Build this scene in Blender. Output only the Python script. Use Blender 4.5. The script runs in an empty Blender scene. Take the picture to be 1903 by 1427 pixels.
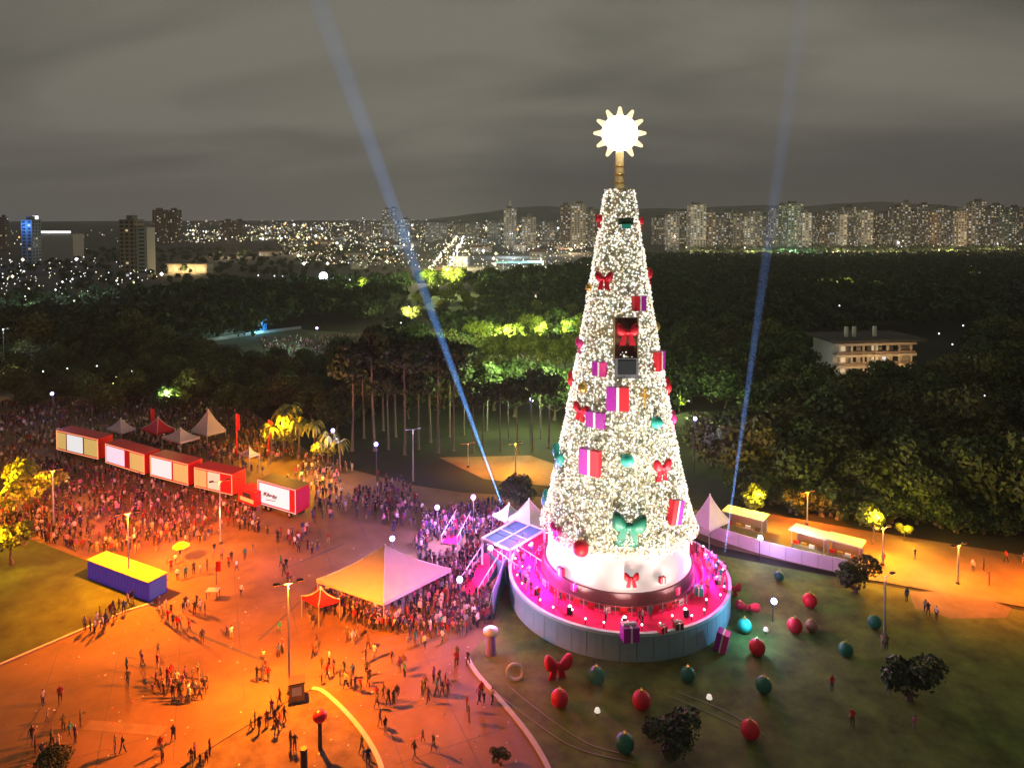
import bpy, bmesh, math, random
import numpy as np
from mathutils import Vector, Matrix
R = math.radians
random.seed(7); rng = np.random.default_rng(7)
sc = bpy.context.scene
col = sc.collection

# ------------------------------------------------------------------ camera, sky, sun, exposure
CAMH, PITCH, F, CX, CY = 47.0, 2.0, 1280.0, 951.5, 445.0   # principal point above the middle: the verticals stay upright
cam_d = bpy.data.cameras.new('camera'); cam = bpy.data.objects.new('camera', cam_d); col.objects.link(cam)
cam_d.sensor_width = 36; cam_d.lens = 36*F/1903; cam_d.shift_y = -(713.5-CY)/1903; cam_d.clip_start = .5; cam_d.clip_end = 60000
cam.location = (0, 0, CAMH); cam.rotation_euler = (R(90-PITCH), 0, 0)
sc.camera = cam

w = bpy.data.worlds.new('World'); sc.world = w; w.use_nodes = True
nt = w.node_tree; nt.nodes.clear()
def N(t, ty, **kw):
    n = t.nodes.new(ty)
    for k, v in kw.items(): setattr(n, k, v)
    return n
def math_node(t, op, a, b=None, c=None, clamp=False):
    n = N(t, 'ShaderNodeMath', operation=op); n.use_clamp = clamp
    for i, x in enumerate((a, b, c)):
        if x is None: continue
        if isinstance(x, (int, float)): n.inputs[i].default_value = x
        else: t.links.new(x, n.inputs[i])
    return n.outputs[0]
def build_sky(nt):
    L = nt.links.new
    out = N(nt, 'ShaderNodeOutputWorld')
    sky = N(nt, 'ShaderNodeTexSky'); sky.sky_type = 'NISHITA'; sky.sun_disc = False
    sky.sun_elevation = R(-8); sky.sun_rotation = R(200)
    bg1 = N(nt, 'ShaderNodeBackground'); bg1.inputs[1].default_value = .05
    L(sky.outputs[0], bg1.inputs[0])
    tc = N(nt, 'ShaderNodeTexCoord'); sep = N(nt, 'ShaderNodeSeparateXYZ'); L(tc.outputs['Generated'], sep.inputs[0])
    x, y, z = sep.outputs
    up = math_node(nt, 'MAXIMUM', z, 0.0)
    den = math_node(nt, 'ADD', up, .16)
    u = math_node(nt, 'DIVIDE', x, den); v = math_node(nt, 'DIVIDE', y, den)
    cmb = N(nt, 'ShaderNodeCombineXYZ'); L(u, cmb.inputs[0]); L(v, cmb.inputs[1])
    mp = N(nt, 'ShaderNodeMapping'); mp.inputs['Scale'].default_value = (.42, .8, 1); mp.inputs['Rotation'].default_value = (0, 0, .25)
    mp.inputs['Location'].default_value = (2.3, 1.1, .4)
    L(cmb.outputs[0], mp.inputs[0])
    no = N(nt, 'ShaderNodeTexNoise'); no.inputs['Scale'].default_value = 1.0; no.inputs['Detail'].default_value = 5; no.inputs['Roughness'].default_value = .48; no.inputs['Distortion'].default_value = .6
    L(mp.outputs[0], no.inputs['Vector'])
    cr = N(nt, 'ShaderNodeValToRGB'); e = cr.color_ramp.elements
    e[0].position = .38; e[0].color = (.058, .056, .047, 1); e[1].position = .63; e[1].color = (.190, .178, .145, 1)
    L(no.outputs[0], cr.inputs[0])
    # glow of the town low on the horizon, stronger to the west (left) where the lights are
    hz = math_node(nt, 'POWER', math_node(nt, 'SUBTRACT', 1.0, up, clamp=True), 9.0)
    hmix = N(nt, 'ShaderNodeMix', data_type='RGBA'); L(hz, hmix.inputs[0])
    L(cr.outputs[0], hmix.inputs[6]); hmix.inputs[7].default_value = (.175, .160, .145, 1)
    # one darker bank of cloud lying low over the far (right hand) skyline
    bx = N(nt, 'ShaderNodeMapRange', interpolation_type='SMOOTHSTEP'); L(x, bx.inputs[0])
    bx.inputs[1].default_value = -.12; bx.inputs[2].default_value = .06
    no2 = N(nt, 'ShaderNodeTexNoise'); no2.inputs['Scale'].default_value = 5.0; no2.inputs['Detail'].default_value = 3
    mp2 = N(nt, 'ShaderNodeMapping'); mp2.inputs['Scale'].default_value = (1, 1, 5); L(tc.outputs['Generated'], mp2.inputs[0]); L(mp2.outputs[0], no2.inputs['Vector'])
    zz = math_node(nt, 'MULTIPLY_ADD', no2.outputs[0], .10, z)
    bz = N(nt, 'ShaderNodeMapRange', interpolation_type='SMOOTHSTEP'); L(zz, bz.inputs[0])
    bz.inputs[1].default_value = .20; bz.inputs[2].default_value = .09; bz.inputs[3].default_value = 0; bz.inputs[4].default_value = 1
    bank = math_node(nt, 'MULTIPLY', math_node(nt, 'MULTIPLY', bx.outputs[0], bz.outputs[0]), .85)
    bmix = N(nt, 'ShaderNodeMix', data_type='RGBA'); L(bank, bmix.inputs[0]); L(hmix.outputs[2], bmix.inputs[6]); bmix.inputs[7].default_value = (.066, .063, .063, 1)
    bg2 = N(nt, 'ShaderNodeBackground'); bg2.inputs[1].default_value = 1.0
    L(bmix.outputs[2], bg2.inputs[0])
    ad = N(nt, 'ShaderNodeAddShader'); L(bg1.outputs[0], ad.inputs[0]); L(bg2.outputs[0], ad.inputs[1]); L(ad.outputs[0], out.inputs[0])
build_sky(nt)

sun_d = bpy.data.lights.new('moon_glow', 'SUN'); sun = bpy.data.objects.new('moon_glow', sun_d); col.objects.link(sun)
sun_d.energy = .03; sun_d.angle = R(20); sun_d.color = (.8, .88, 1); sun.rotation_euler = (R(40), 0, R(150))

sc.view_settings.view_transform = 'Standard'; sc.view_settings.look = 'None'
sc.view_settings.exposure = 0.0; sc.view_settings.gamma = 1.0; sc.view_settings.use_curve_mapping = False
sc.render.engine = 'CYCLES'
sc.cycles.max_bounces = 4; sc.cycles.diffuse_bounces = 2; sc.cycles.glossy_bounces = 2; sc.cycles.volume_bounces = 0
sc.cycles.sample_clamp_indirect = 3.0; sc.cycles.use_light_tree = True

# ------------------------------------------------------------------ picture -> place
_p = R(PITCH); FW = np.array([0, math.cos(_p), -math.sin(_p)]); UP = np.array([0, math.sin(_p), math.cos(_p)])
def ray(px, py): return FW + np.array([(px-CX)/F, 0, 0]) - (py-CY)/F*UP
def G(px, py, z=0.0):
    d = ray(px, py); t = (z-CAMH)/d[2]; return Vector((d[0]*t, d[1]*t, z))
def P(px, py, Y):
    d = ray(px, py); t = Y/d[1]; return Vector((d[0]*t, Y, CAMH+d[2]*t))
def proj(x, y, z):
    dz = z-CAMH; dep = y*FW[1]+dz*FW[2]; u = y*UP[1]+dz*UP[2]
    return CX+F*x/dep, CY-F*u/dep
def inside(px, py, poly):
    r = False; n = len(poly); j = n-1
    for i in range(n):
        xi, yi = poly[i]; xj, yj = poly[j]
        if (yi > py) != (yj > py) and px < (xj-xi)*(py-yi)/(yj-yi)+xi: r = not r
        j = i
    return r
def inside_np(px, py, poly):
    r = np.zeros(px.shape, bool); n = len(poly); j = n-1
    for i in range(n):
        xi, yi = poly[i]; xj, yj = poly[j]
        if yi != yj:
            c = ((yi > py) != (yj > py)) & (px < (xj-xi)*(py-yi)/(yj-yi)+xi); r ^= c
        j = i
    return r
from mathutils import noise as mnoise
def scatter(poly, n, mind=0.0, avoid=(), seed=0, tries=40, clump=None):
    """n ground points, evenly spread in the world inside a polygon given in picture points"""
    g = np.random.default_rng(seed)
    pts = np.array([G(*p)[:2] for p in poly]); lo, hi = pts.min(0), pts.max(0)
    out = []; grid = {}
    for _ in range(n*tries):
        x, y = g.uniform(lo, hi)
        px, py = proj(x, y, 0)
        if not inside(px, py, poly) or any(inside(px, py, a) for a in avoid): continue
        if clump is not None and mnoise.noise((x*.13, y*.13, seed))+.6*mnoise.noise((x*.45, y*.45, seed+9)) < clump+g.uniform(-.25, .25): continue
        if mind:
            k = (int(x//mind), int(y//mind)); bad = False
            for a in (-1, 0, 1):
                for b in (-1, 0, 1):
                    for q in grid.get((k[0]+a, k[1]+b), ()):
                        if (q[0]-x)**2+(q[1]-y)**2 < mind*mind: bad = True
            if bad: continue
            grid.setdefault(k, []).append((x, y))
        out.append((x, y))
        if len(out) >= n: break
    return out

# ------------------------------------------------------------------ materials
def mat(name, color, rough=.7, var=0.0, scale=3.0, bump=0.0, metal=0.0, island=0.0, spec=.4, coord='Object'):
    m = bpy.data.materials.new(name); m.use_nodes = True; t = m.node_tree; b = t.nodes['Principled BSDF']
    b.inputs['Base Color'].default_value = (*color, 1); b.inputs['Roughness'].default_value = rough; b.inputs['Metallic'].default_value = metal
    b.inputs['Specular IOR Level'].default_value = spec
    m.diffuse_color = (*color, 1)
    src = None
    if var or bump:
        tc = N(t, 'ShaderNodeTexCoord'); no = N(t, 'ShaderNodeTexNoise'); no.inputs['Scale'].default_value = scale; no.inputs['Detail'].default_value = 6
        no.inputs['Roughness'].default_value = .65
        t.links.new(tc.outputs[coord], no.inputs['Vector']); src = no.outputs[0]
    if var:
        cr = N(t, 'ShaderNodeValToRGB'); e = cr.color_ramp.elements
        e[0].position = .3; e[1].position = .7
        e[0].color = (*[c*(1-var) for c in color], 1); e[1].color = (*[min(.9, c*(1+var)) for c in color], 1)
        t.links.new(src, cr.inputs[0]); t.links.new(cr.outputs[0], b.inputs['Base Color'])
    if island:
        ge = N(t, 'ShaderNodeNewGeometry'); cr = N(t, 'ShaderNodeValToRGB'); e = cr.color_ramp.elements
        e[0].color = (*[c*(1-island) for c in color], 1); e[1].color = (color[0]*(1+island*1.3), color[1]*(1+island), color[2]*(1+island*.5), 1)
        t.links.new(ge.outputs['Random Per Island'], cr.inputs[0]); t.links.new(cr.outputs[0], b.inputs['Base Color'])
    if bump:
        bp = N(t, 'ShaderNodeBump'); bp.inputs['Strength'].default_value = bump; t.links.new(src, bp.inputs['Height']); t.links.new(bp.outputs[0], b.inputs['Normal'])
    return m
def palette_mat(name, colors, rough=.8):
    m = bpy.data.materials.new(name); m.use_nodes = True; t = m.node_tree; b = t.nodes['Principled BSDF']; b.inputs['Roughness'].default_value = rough
    ge = N(t, 'ShaderNodeNewGeometry'); cr = N(t, 'ShaderNodeValToRGB'); cr.color_ramp.interpolation = 'CONSTANT'
    el = cr.color_ramp.elements
    while len(el) < len(colors): el.new(.5)
    for i, c in enumerate(colors): el[i].position = i/len(colors); el[i].color = (*c, 1)
    t.links.new(ge.outputs['Random Per Island'], cr.inputs[0]); t.links.new(cr.outputs[0], b.inputs['Base Color'])
    return m
def emit(name, color, strength, sample=False):
    m = bpy.data.materials.new(name); m.use_nodes = True; t = m.node_tree; b = t.nodes['Principled BSDF']
    b.inputs['Base Color'].default_value = (*[.3*c for c in color], 1); b.inputs['Roughness'].default_value = .5
    b.inputs['Emission Color'].default_value = (*color, 1); b.inputs['Emission Strength'].default_value = strength
    m.diffuse_color = (*color, 1)
    if not sample: m.cycles.emission_sampling = 'NONE'
    return m
M = {}
def MM(name, *a, **k):
    if name not in M: M[name] = mat(name, *a, **k)
    return M[name]
WHITEP = mat('white_paint', (.75, .75, .73), .5, .05, 1.5)
RED = mat('red_fabric', (.62, .012, .03), .5, .15, 4)
REDP = mat('red_paint', (.70, .018, .015), .4, .1, 2)
GREEN = mat('green_fabric', (.012, .14, .09), .45, .15, 4)
TEAL = mat('teal_fabric', (.03, .42, .33), .45, .15, 4)
PURPLE = mat('purple_wrap', (.38, .02, .36), .4, .1, 3)
PINK = mat('pink_fabric', (.75, .05, .28), .5, .1, 4)
GOLD = mat('gold_foil', (.75, .48, .12), .3, .1, 3, metal=.7)
RIBBON = mat('white_ribbon', (.8, .78, .78), .4, .05, 3)
DARK = mat('dark_metal', (.05, .05, .055), .5, .2, 3, metal=.3)
STEEL = mat('galvanised_steel', (.42, .42, .42), .45, .1, 4, metal=.4)
BROWNP = mat('brown_panel', (.12, .05, .025), .6, .2, 3)
GREYP = mat('slate_panel', (.12, .12, .14), .6, .15, 3)
BARK = mat('bark', (.13, .10, .075), .9, .35, 5, .4)
PALEBARK = mat('pale_bark', (.13, .11, .105), .85, .25, 3, .2)
LEAF = mat('leaf_green', (.045, .075, .022), .6, island=.55)
LEAF2 = mat('leaf_deep_green', (.028, .055, .018), .6, island=.6)
LEAF3 = mat('leaf_olive', (.075, .085, .025), .6, island=.5)
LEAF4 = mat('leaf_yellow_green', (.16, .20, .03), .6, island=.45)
TYRE = mat('tyre_rubber', (.02, .02, .02), .85)
GLASSD = mat('dark_glass', (.03, .035, .04), .1)

# ------------------------------------------------------------------ mesh building
class MB:
    def __init__(s): s.v = []; s.f = []; s.m = []; s.smooth = []
    def add(s, vs, fs, m=0, smooth=False):
        o = len(s.v); s.v += [tuple(v) for v in vs]
        for f in fs: s.f.append(tuple(i+o for i in f)); s.m.append(m); s.smooth.append(smooth)
        return s
    def box(s, c, d, m=0, rz=0.0, rx=0.0, ry=0.0):
        x, y, z = [q/2 for q in d]; rot = Matrix.Rotation(rz, 3, 'Z') @ Matrix.Rotation(ry, 3, 'Y') @ Matrix.Rotation(rx, 3, 'X')
        vs = [rot @ Vector(p) + Vector(c) for p in [(-x,-y,-z),(x,-y,-z),(x,y,-z),(-x,y,-z),(-x,-y,z),(x,-y,z),(x,y,z),(-x,y,z)]]
        return s.add(vs, [(0,3,2,1),(4,5,6,7),(0,1,5,4),(1,2,6,5),(2,3,7,6),(3,0,4,7)], m)
    def tube(s, a, b, r0, r1=None, n=8, m=0, caps=True):
        a, b = Vector(a), Vector(b); r1 = r0 if r1 is None else r1; d = (b-a).normalized()
        q = d.to_track_quat('Z', 'Y').to_matrix(); vs = []
        for c, r in ((a, r0), (b, r1)):
            for i in range(n): t = 2*math.pi*i/n; vs.append(c + q @ Vector((r*math.cos(t), r*math.sin(t), 0)))
        s.add(vs, [(i, (i+1) % n, n+(i+1) % n, n+i) for i in range(n)], m, n > 5)
        if caps: s.add(vs, [tuple(range(n-1, -1, -1)), tuple(range(n, 2*n))], m)
        return s
    def ball(s, c, r, seg=16, rings=10, m=0, sc=(1,1,1)):
        vs = [(c[0], c[1], c[2]+r*sc[2])]
        for j in range(1, rings):
            th = math.pi*j/rings
            for i in range(seg):
                a = 2*math.pi*i/seg; vs.append((c[0]+r*sc[0]*math.sin(th)*math.cos(a), c[1]+r*sc[1]*math.sin(th)*math.sin(a), c[2]+r*sc[2]*math.cos(th)))
        vs.append((c[0], c[1], c[2]-r*sc[2])); fs = []
        for i in range(seg): fs.append((0, 1+i, 1+(i+1) % seg))
        for j in range(rings-2):
            for i in range(seg):
                a = 1+j*seg+i; b = 1+j*seg+(i+1) % seg; fs.append((a, a+seg, b+seg, b))
        k = 1+(rings-2)*seg
        for i in range(seg): fs.append((k+i, len(vs)-1, k+(i+1) % seg))
        return s.add(vs, fs, m, True)
    def lathe(s, prof, n=48, m=0, c=(0,0,0), smooth=True):
        vs = [(c[0]+r*math.cos(2*math.pi*i/n), c[1]+r*math.sin(2*math.pi*i/n), c[2]+z) for r, z in prof for i in range(n)]
        fs = [(j*n+i, j*n+(i+1) % n, (j+1)*n+(i+1) % n, (j+1)*n+i) for j in range(len(prof)-1) for i in range(n)]
        return s.add(vs, fs, m, smooth)
    def disc(s, r, z, n=48, m=0, c=(0,0)):
        return s.add([(c[0]+r*math.cos(2*math.pi*i/n), c[1]+r*math.sin(2*math.pi*i/n), z) for i in range(n)], [tuple(range(n))], m)
    def prism(s, poly, z0, z1, m=0):
        a = sum(poly[i][0]*poly[(i+1) % len(poly)][1]-poly[(i+1) % len(poly)][0]*poly[i][1] for i in range(len(poly)))
        if a < 0: poly = poly[::-1]
        n = len(poly); vs = [(x, y, z0) for x, y in poly]+[(x, y, z1) for x, y in poly]
        return s.add(vs, [tuple(range(n-1, -1, -1)), tuple(range(n, 2*n))]+[(i, (i+1) % n, n+(i+1) % n, n+i) for i in range(n)], m)
    def mesh(s, name, mats):
        me = bpy.data.meshes.new(name); me.from_pydata(s.v, [], s.f)
        for m in (mats if isinstance(mats, (list, tuple)) else [mats]): me.materials.append(m)
        me.polygons.foreach_set('material_index', s.m); me.polygons.foreach_set('use_smooth', s.smooth); me.update(); return me
    def build(s, name, mats, parent=None, loc=(0,0,0), rz=0.0):
        return ob(name, s.mesh(name, mats), parent, loc, rz)
def ob(name, data, parent=None, loc=(0,0,0), rz=0.0):
    o = bpy.data.objects.new(name, data); col.objects.link(o); o.parent = parent; o.location = loc
    if rz: o.rotation_euler = (0, 0, rz)
    return o
def tag(o, label=None, cat=None, group=None, kind=None):
    if label: o['label'] = label
    if cat: o['category'] = cat
    if group: o['group'] = group
    if kind: o['kind'] = kind
    return o
def thing(name, label, cat, loc=(0,0,0), rz=0.0, group=None):
    return tag(ob(name, None, None, loc, rz), label, cat, group)
def copy_tree(o, parent=None):
    c = o.copy(); col.objects.link(c)
    if parent: c.parent = parent
    for ch in list(o.children): copy_tree(ch, c)
    return c
def np_mesh(name, V, faces4, mats, mi=None, smooth=False):
    """V (n,3), faces (m,k) with one face size"""
    me = bpy.data.meshes.new(name); k = faces4.shape[1]; m = len(faces4)
    me.vertices.add(len(V)); me.vertices.foreach_set('co', V.astype(np.float32).ravel())
    me.loops.add(m*k); me.loops.foreach_set('vertex_index', faces4.astype(np.int32).ravel())
    me.polygons.add(m); me.polygons.foreach_set('loop_start', np.arange(0, m*k, k, dtype=np.int32))
    for x in (mats if isinstance(mats, (list, tuple)) else [mats]): me.materials.append(x)
    if mi is not None: me.polygons.foreach_set('material_index', mi.astype(np.int32))
    me.polygons.foreach_set('use_smooth', np.full(m, smooth)); me.update(calc_edges=True); me.validate(); return me
OCT_V = np.array([(1,0,0),(-1,0,0),(0,1,0),(0,-1,0),(0,0,1),(0,0,-1)], float)
OCT_F = np.array([(0,2,4),(2,1,4),(1,3,4),(3,0,4),(2,0,5),(1,2,5),(3,1,5),(0,3,5)])
def bulbs_mesh(name, pts, rad, mats, mi):
    pts = np.asarray(pts, float); rad = np.broadcast_to(np.asarray(rad, float), (len(pts),))
    V = (pts[:, None, :]+OCT_V[None]*rad[:, None, None]).reshape(-1, 3)
    Fc = (OCT_F[None]+(np.arange(len(pts))*6)[:, None, None]).reshape(-1, 3)
    return np_mesh(name, V, Fc, mats, np.repeat(np.asarray(mi), 8))
def leaf_quads(c, nrm, size, g):
    """quads at c facing roughly nrm"""
    n = len(c); q = nrm+g.normal(0, .55, (n, 3)); q /= np.linalg.norm(q, axis=1)[:, None]+1e-9
    a = np.cross(q, g.normal(0, 1, (n, 3))); a /= np.linalg.norm(a, axis=1)[:, None]+1e-9; b = np.cross(q, a)
    s = size*g.uniform(.6, 1.3, n); s2 = s*g.uniform(.45, .9, n)
    V = np.stack([c-a*s[:, None], c-b*s2[:, None]+q*(s*.2)[:, None], c+a*s[:, None], c+b*s2[:, None]+q*(s*.2)[:, None]], 1).reshape(-1, 3)
    return V, np.arange(4*n).reshape(n, 4)

def lamp(name, parent, loc, color, power, rad=.25, kind='POINT', spot=None, rot=None):
    d = bpy.data.lights.new(name, kind); d.energy = power; d.color = color
    if kind == 'POINT': d.shadow_soft_size = rad
    if kind == 'SPOT': d.shadow_soft_size = rad; d.spot_size = spot; d.spot_blend = .5
    o = bpy.data.objects.new(name, d); col.objects.link(o); o.parent = parent; o.location = loc
    if rot: o.rotation_euler = rot
    return o
SODIUM = (1.0, .19, .004); COOL = (.75, .9, 1.0); VIOLET = (.42, .30, 1.0); MAGENTA = (1.0, .08, .62); WARM = (1.0, .72, .42); LIME = (.8, 1.0, .35)

# ================================================================== THE SETTING
GRASS = mat('grass_turf', (.095, .125, .024), .9, .60, .30, .7)
EARTH = mat('park_earth', (.022, .024, .014), .95, .4, .05)
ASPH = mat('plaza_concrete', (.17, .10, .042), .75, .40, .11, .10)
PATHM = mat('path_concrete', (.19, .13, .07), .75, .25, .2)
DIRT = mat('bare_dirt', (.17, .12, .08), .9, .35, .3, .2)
KERB = mat('kerb_concrete', (.45, .42, .38), .7, .15, 1.0)
LINE = mat('drain_strip', (.08, .075, .07), .7, .2, 1)
CITYG = mat('city_ground', (.075, .070, .062), .9, .5, .01)

def sheet(name, pix, z, m, world=False):
    pts = [(G(*p)[0], G(*p)[1]) for p in pix] if not world else pix
    bm = bmesh.new(); f = bm.faces.new([bm.verts.new((x, y, z)) for x, y in pts]); bmesh.ops.triangulate(bm, faces=[f]); bmesh.ops.recalc_face_normals(bm, faces=bm.faces)
    if sum(f.normal.z for f in bm.faces) < 0: bmesh.ops.reverse_faces(bm, faces=bm.faces)
    me = bpy.data.meshes.new(name); bm.to_mesh(me); me.materials.append(m); return tag(ob(name, me), kind='structure')
def ribbon(name, pix, width, z0, z1, m, parent=None, smooth=True):
    pts = [Vector((G(*p)[0], G(*p)[1])) for p in pix]
    if smooth:
        for _ in range(3):
            q = [pts[0]]
            for a, b in zip(pts, pts[1:]): q += [a.lerp(b, .25), a.lerp(b, .75)]
            pts = q+[pts[-1]]
    mb = MB(); vs = []
    for i, p in enumerate(pts):
        d = (pts[min(i+1, len(pts)-1)]-pts[max(i-1, 0)]).normalized(); n = Vector((-d.y, d.x))*width/2
        vs += [(p.x-n.x, p.y-n.y, z0), (p.x+n.x, p.y+n.y, z0), (p.x+n.x, p.y+n.y, z1), (p.x-n.x, p.y-n.y, z1)]
    fs = []
    for i in range(len(pts)-1):
        a = 4*i; fs += [(a+3, a+7, a+6, a+2), (a, a+4, a+7, a+3), (a+2, a+6, a+5, a+1)]
    mb.add(vs, fs); o = mb.build(name, m, parent)
    if not parent: tag(o, kind='structure')
    return o, pts

g0 = MB(); g0.disc(6500, -.06, 96); tag(g0.build('ground', EARTH), kind='structure')
city_poly = [(-4500, 4700), (-1500, 470), (-260, 400), (0, 560), (200, 640), (1500, 640), (4500, 4700)]
sheet('city_terrain', city_poly, -.03, CITYG, True)
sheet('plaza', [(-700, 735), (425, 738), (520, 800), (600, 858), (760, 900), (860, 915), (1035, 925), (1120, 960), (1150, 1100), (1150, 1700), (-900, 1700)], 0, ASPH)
kerb_r = [(868, 1222), (882, 1248), (915, 1285), (962, 1338), (1000, 1390), (1030, 1450), (1060, 1560)]
sheet('lawn', kerb_r+[(2500, 1700), (2600, 1230), (1903, 1135), (1590, 1078), (1440, 1052), (1330, 1030), (1100, 1010), (980, 1060), (925, 1160)], .03, GRASS)
ribbon('kerb', kerb_r, .45, .0, .14, KERB)
pl = [(-300, 940), (60, 1003), (165, 1043), (285, 1120), (230, 1137), (0, 1235), (-300, 1350)]
sheet('lawn_wedge', pl, .03, mat('wedge_turf', (.034, .066, .014), .9, .55, .3, .7)); ribbon('kerb_wedge', pl[3:], .3, 0, .12, KERB, smooth=False)
isl = [(150, 1750), (250, 1490), (385, 1392), (480, 1335), (545, 1296), (580, 1280), (600, 1283), (650, 1330), (692, 1385), (715, 1440), (740, 1600)]
sheet('lawn_island', isl, .03, mat('worn_turf', (.11, .085, .05), .95, .5, .5, .5)); ribbon('kerb_island', isl[5:], .42, 0, .14, KERB)
ribbon('kerb_island_edge', isl[1:6], .22, 0, .10, mat('dark_kerb', (.10, .09, .08), .8))
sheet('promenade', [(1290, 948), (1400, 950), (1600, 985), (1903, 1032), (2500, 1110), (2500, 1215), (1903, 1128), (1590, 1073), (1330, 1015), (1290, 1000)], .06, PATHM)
sheet('dirt_patch', [(1690, 1100), (1790, 1098), (1880, 1130), (1870, 1148), (1770, 1150), (1700, 1130)], .045, DIRT)
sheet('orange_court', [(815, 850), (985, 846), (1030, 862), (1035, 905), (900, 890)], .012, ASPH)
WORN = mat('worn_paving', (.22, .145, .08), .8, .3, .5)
for a, b, wd in (((335, 1165), (500, 1232), .35), ((160, 1346), (305, 1358), 1.2), ((480, 1190), (585, 1092), .3), ((640, 1010), (520, 1060), .3)):
    ribbon('drain_channel' if wd < 1 else 'worn_strip', [a, b], wd, 0, .008, LINE if wd < 1 else WORN, smooth=False)
sheet('clearing', [(330, 640), (560, 612), (690, 622), (680, 668), (470, 668), (440, 640)], -.02, mat('clearing_grass', (.10, .12, .06), .9, .3, .1))
sheet('park_path', [(335, 637), (480, 615), (560, 606), (560, 611), (480, 621), (335, 643)], 0, KERB)
sheet('parking_lot', [(-400, 690), (60, 686), (105, 692), (60, 705), (-400, 735)], .01, ASPH)
sheet('avenue', [(800, 520), (820, 480), (862, 430), (884, 430), (862, 470), (830, 520)], 0, ASPH)
sheet('wood_road', [(1560, 700), (1400, 688), (1400, 681), (1560, 690), (1640, 705), (1640, 716)], 0, mat('verge_grass', (.05, .06, .025), .9, .3, .1))
sheet('wood_path', [(1310, 800), (1270, 775), (1300, 772), (1380, 790), (1520, 820), (1520, 828), (1370, 800)], 0, KERB)

def paving_joints():
    mb = MB(); c0 = G(450, 1250); hx = 44
    lim = [(-150, 1420), (-50, 1250), (300, 1130), (330, 1060), (700, 940), (900, 1010), (900, 1230), (960, 1345), (1000, 1425)]
    for d_ in (0, 1):
        a = R(24)+d_*math.pi/2; u = Vector((math.cos(a), math.sin(a), 0)); n = Vector((-u.y, u.x, 0))
        for k in range(-9, 10):
            for j in range(-44, 44):
                p = c0+n*(k*6.0)+u*(j*1.5); px, py = proj(p.x, p.y, 0)
                if inside(px, py, lim) and not inside(px, py, isl): mb.add([p-u*.75-n*.035+Vector((0, 0, .004)), p+u*.75-n*.035+Vector((0, 0, .004)), p+u*.75+n*.035+Vector((0, 0, .004)), p-u*.75+n*.035+Vector((0, 0, .004))], [(0, 1, 2, 3)])
    tag(mb.build('paving_joints', LINE), kind='structure')
paving_joints()
# distant hills
def hills():
    mb = MB(); n = 90; g = np.random.default_rng(3)
    prof = [0]*(n+1)
    for k in (2, 3, 5, 9, 17): 
        ph = g.uniform(0, 6.3); prof = [p+math.sin(k*i/n*6.28+ph)/k for i, p in enumerate(prof)]
    for row, (Y, s) in enumerate(((4600, .75), (5600, 1.25))):
        vs = []
        for i in range(n+1):
            x = -1100*1+i*(9000)/n; env = min(1, max(0, (x+900)/900))
            h = env*(95+45*prof[(i+row*13) % (n+1)])*s
            vs += [(x*(Y/6200), Y, -1), (x*(Y/6200), Y+300, max(0, h)), (x*(Y/6200), Y+900, max(0, h*.6)), (x*(Y/6200), Y+1500, -1)]
        mb.add(vs, [(4*i+j, 4*i+4+j, 4*i+5+j, 4*i+1+j) for i in range(n) for j in range(3)], 0, True)
    tag(mb.build('hills', mat('hill_scrub', (.03, .034, .03), .95, .3, .002)), kind='structure')
hills()

# ================================================================== CITY
BODY = [mat('render_beige', (.42, .38, .32), .8, .08, .3), mat('render_grey', (.36, .35, .34), .8, .08, .3), mat('render_white', (.55, .53, .5), .8, .06, .3),
        mat('render_brown', (.25, .18, .14), .8, .1, .3), mat('render_green', (.30, .40, .34), .8, .1, .3), mat('render_blue', (.22, .28, .36), .8, .1, .3)]
BODYN = ['beige', 'grey', 'whitish', 'brown', 'pale green', 'blue grey']
WIN = [emit('window_warm', (1, .78, .45), .55), emit('window_white', (.9, .95, 1), .6), emit('window_dim', (.8, .72, .5), .2), GLASSD]
ROOFM = mat('roof_slab', (.16, .15, .14), .9, .2, .5)
def tower(x, y, wd, dp, h, body, label, name='apartment_tower', lit=.3, crown=True, group=None, pitch=(3.4, 3.0), seed=0, rz=0.0):
    g = random.Random(seed); t = thing(name, label, 'building', (x, y, 0), rz, group)
    MB().box((0, 0, h/2), (wd, dp, h)).build('wall', BODY[body], t)
    r = MB().box((0, 0, h+.35), (wd+.6, dp+.6, .7))
    if crown: r.box((g.uniform(-.1, .1)*wd, 0, h+.7+1.6), (wd*.4, dp*.5, 3.2)); r.tube((wd*.1, 0, h+3.9), (wd*.1, 0, h+7), .12, .05, 5)
    r.build('roof', ROOFM, t)
    wb = MB(); nx = max(2, int(wd/pitch[0])); nz = max(2, int(h/pitch[1]))
    bay = wd/nx; ny = max(2, int(dp/pitch[0])); bayy = dp/ny; side = -1 if x > 0 else 1
    for j in range(nz):
        z = (j+.55)*h/nz
        for i in range(nx):
            m = g.choice((0, 0, 1, 2, 2)) if g.random() < lit else 3
            wb.box((-wd/2+(i+.5)*bay, -dp/2-.03, z), (bay*.5, .1, 1.5), m)
        for i in range(ny):
            m = g.choice((0, 0, 1, 2, 2)) if g.random() < lit else 3
            wb.box((side*(wd/2+.03), -dp/2+(i+.5)*bayy, z), (.1, bayy*.5, 1.5), m)
    tag(wb.build('windows', WIN, t), kind='stuff')
    sl = MB()
    for j in range(1, nz, 2): sl.box((0, -dp/2-.12, j*h/nz), (wd+.1, .22, .25))
    tag(sl.build('floor_bands', BODY[(body+1) % 3], t), kind='stuff')
    return t
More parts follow.
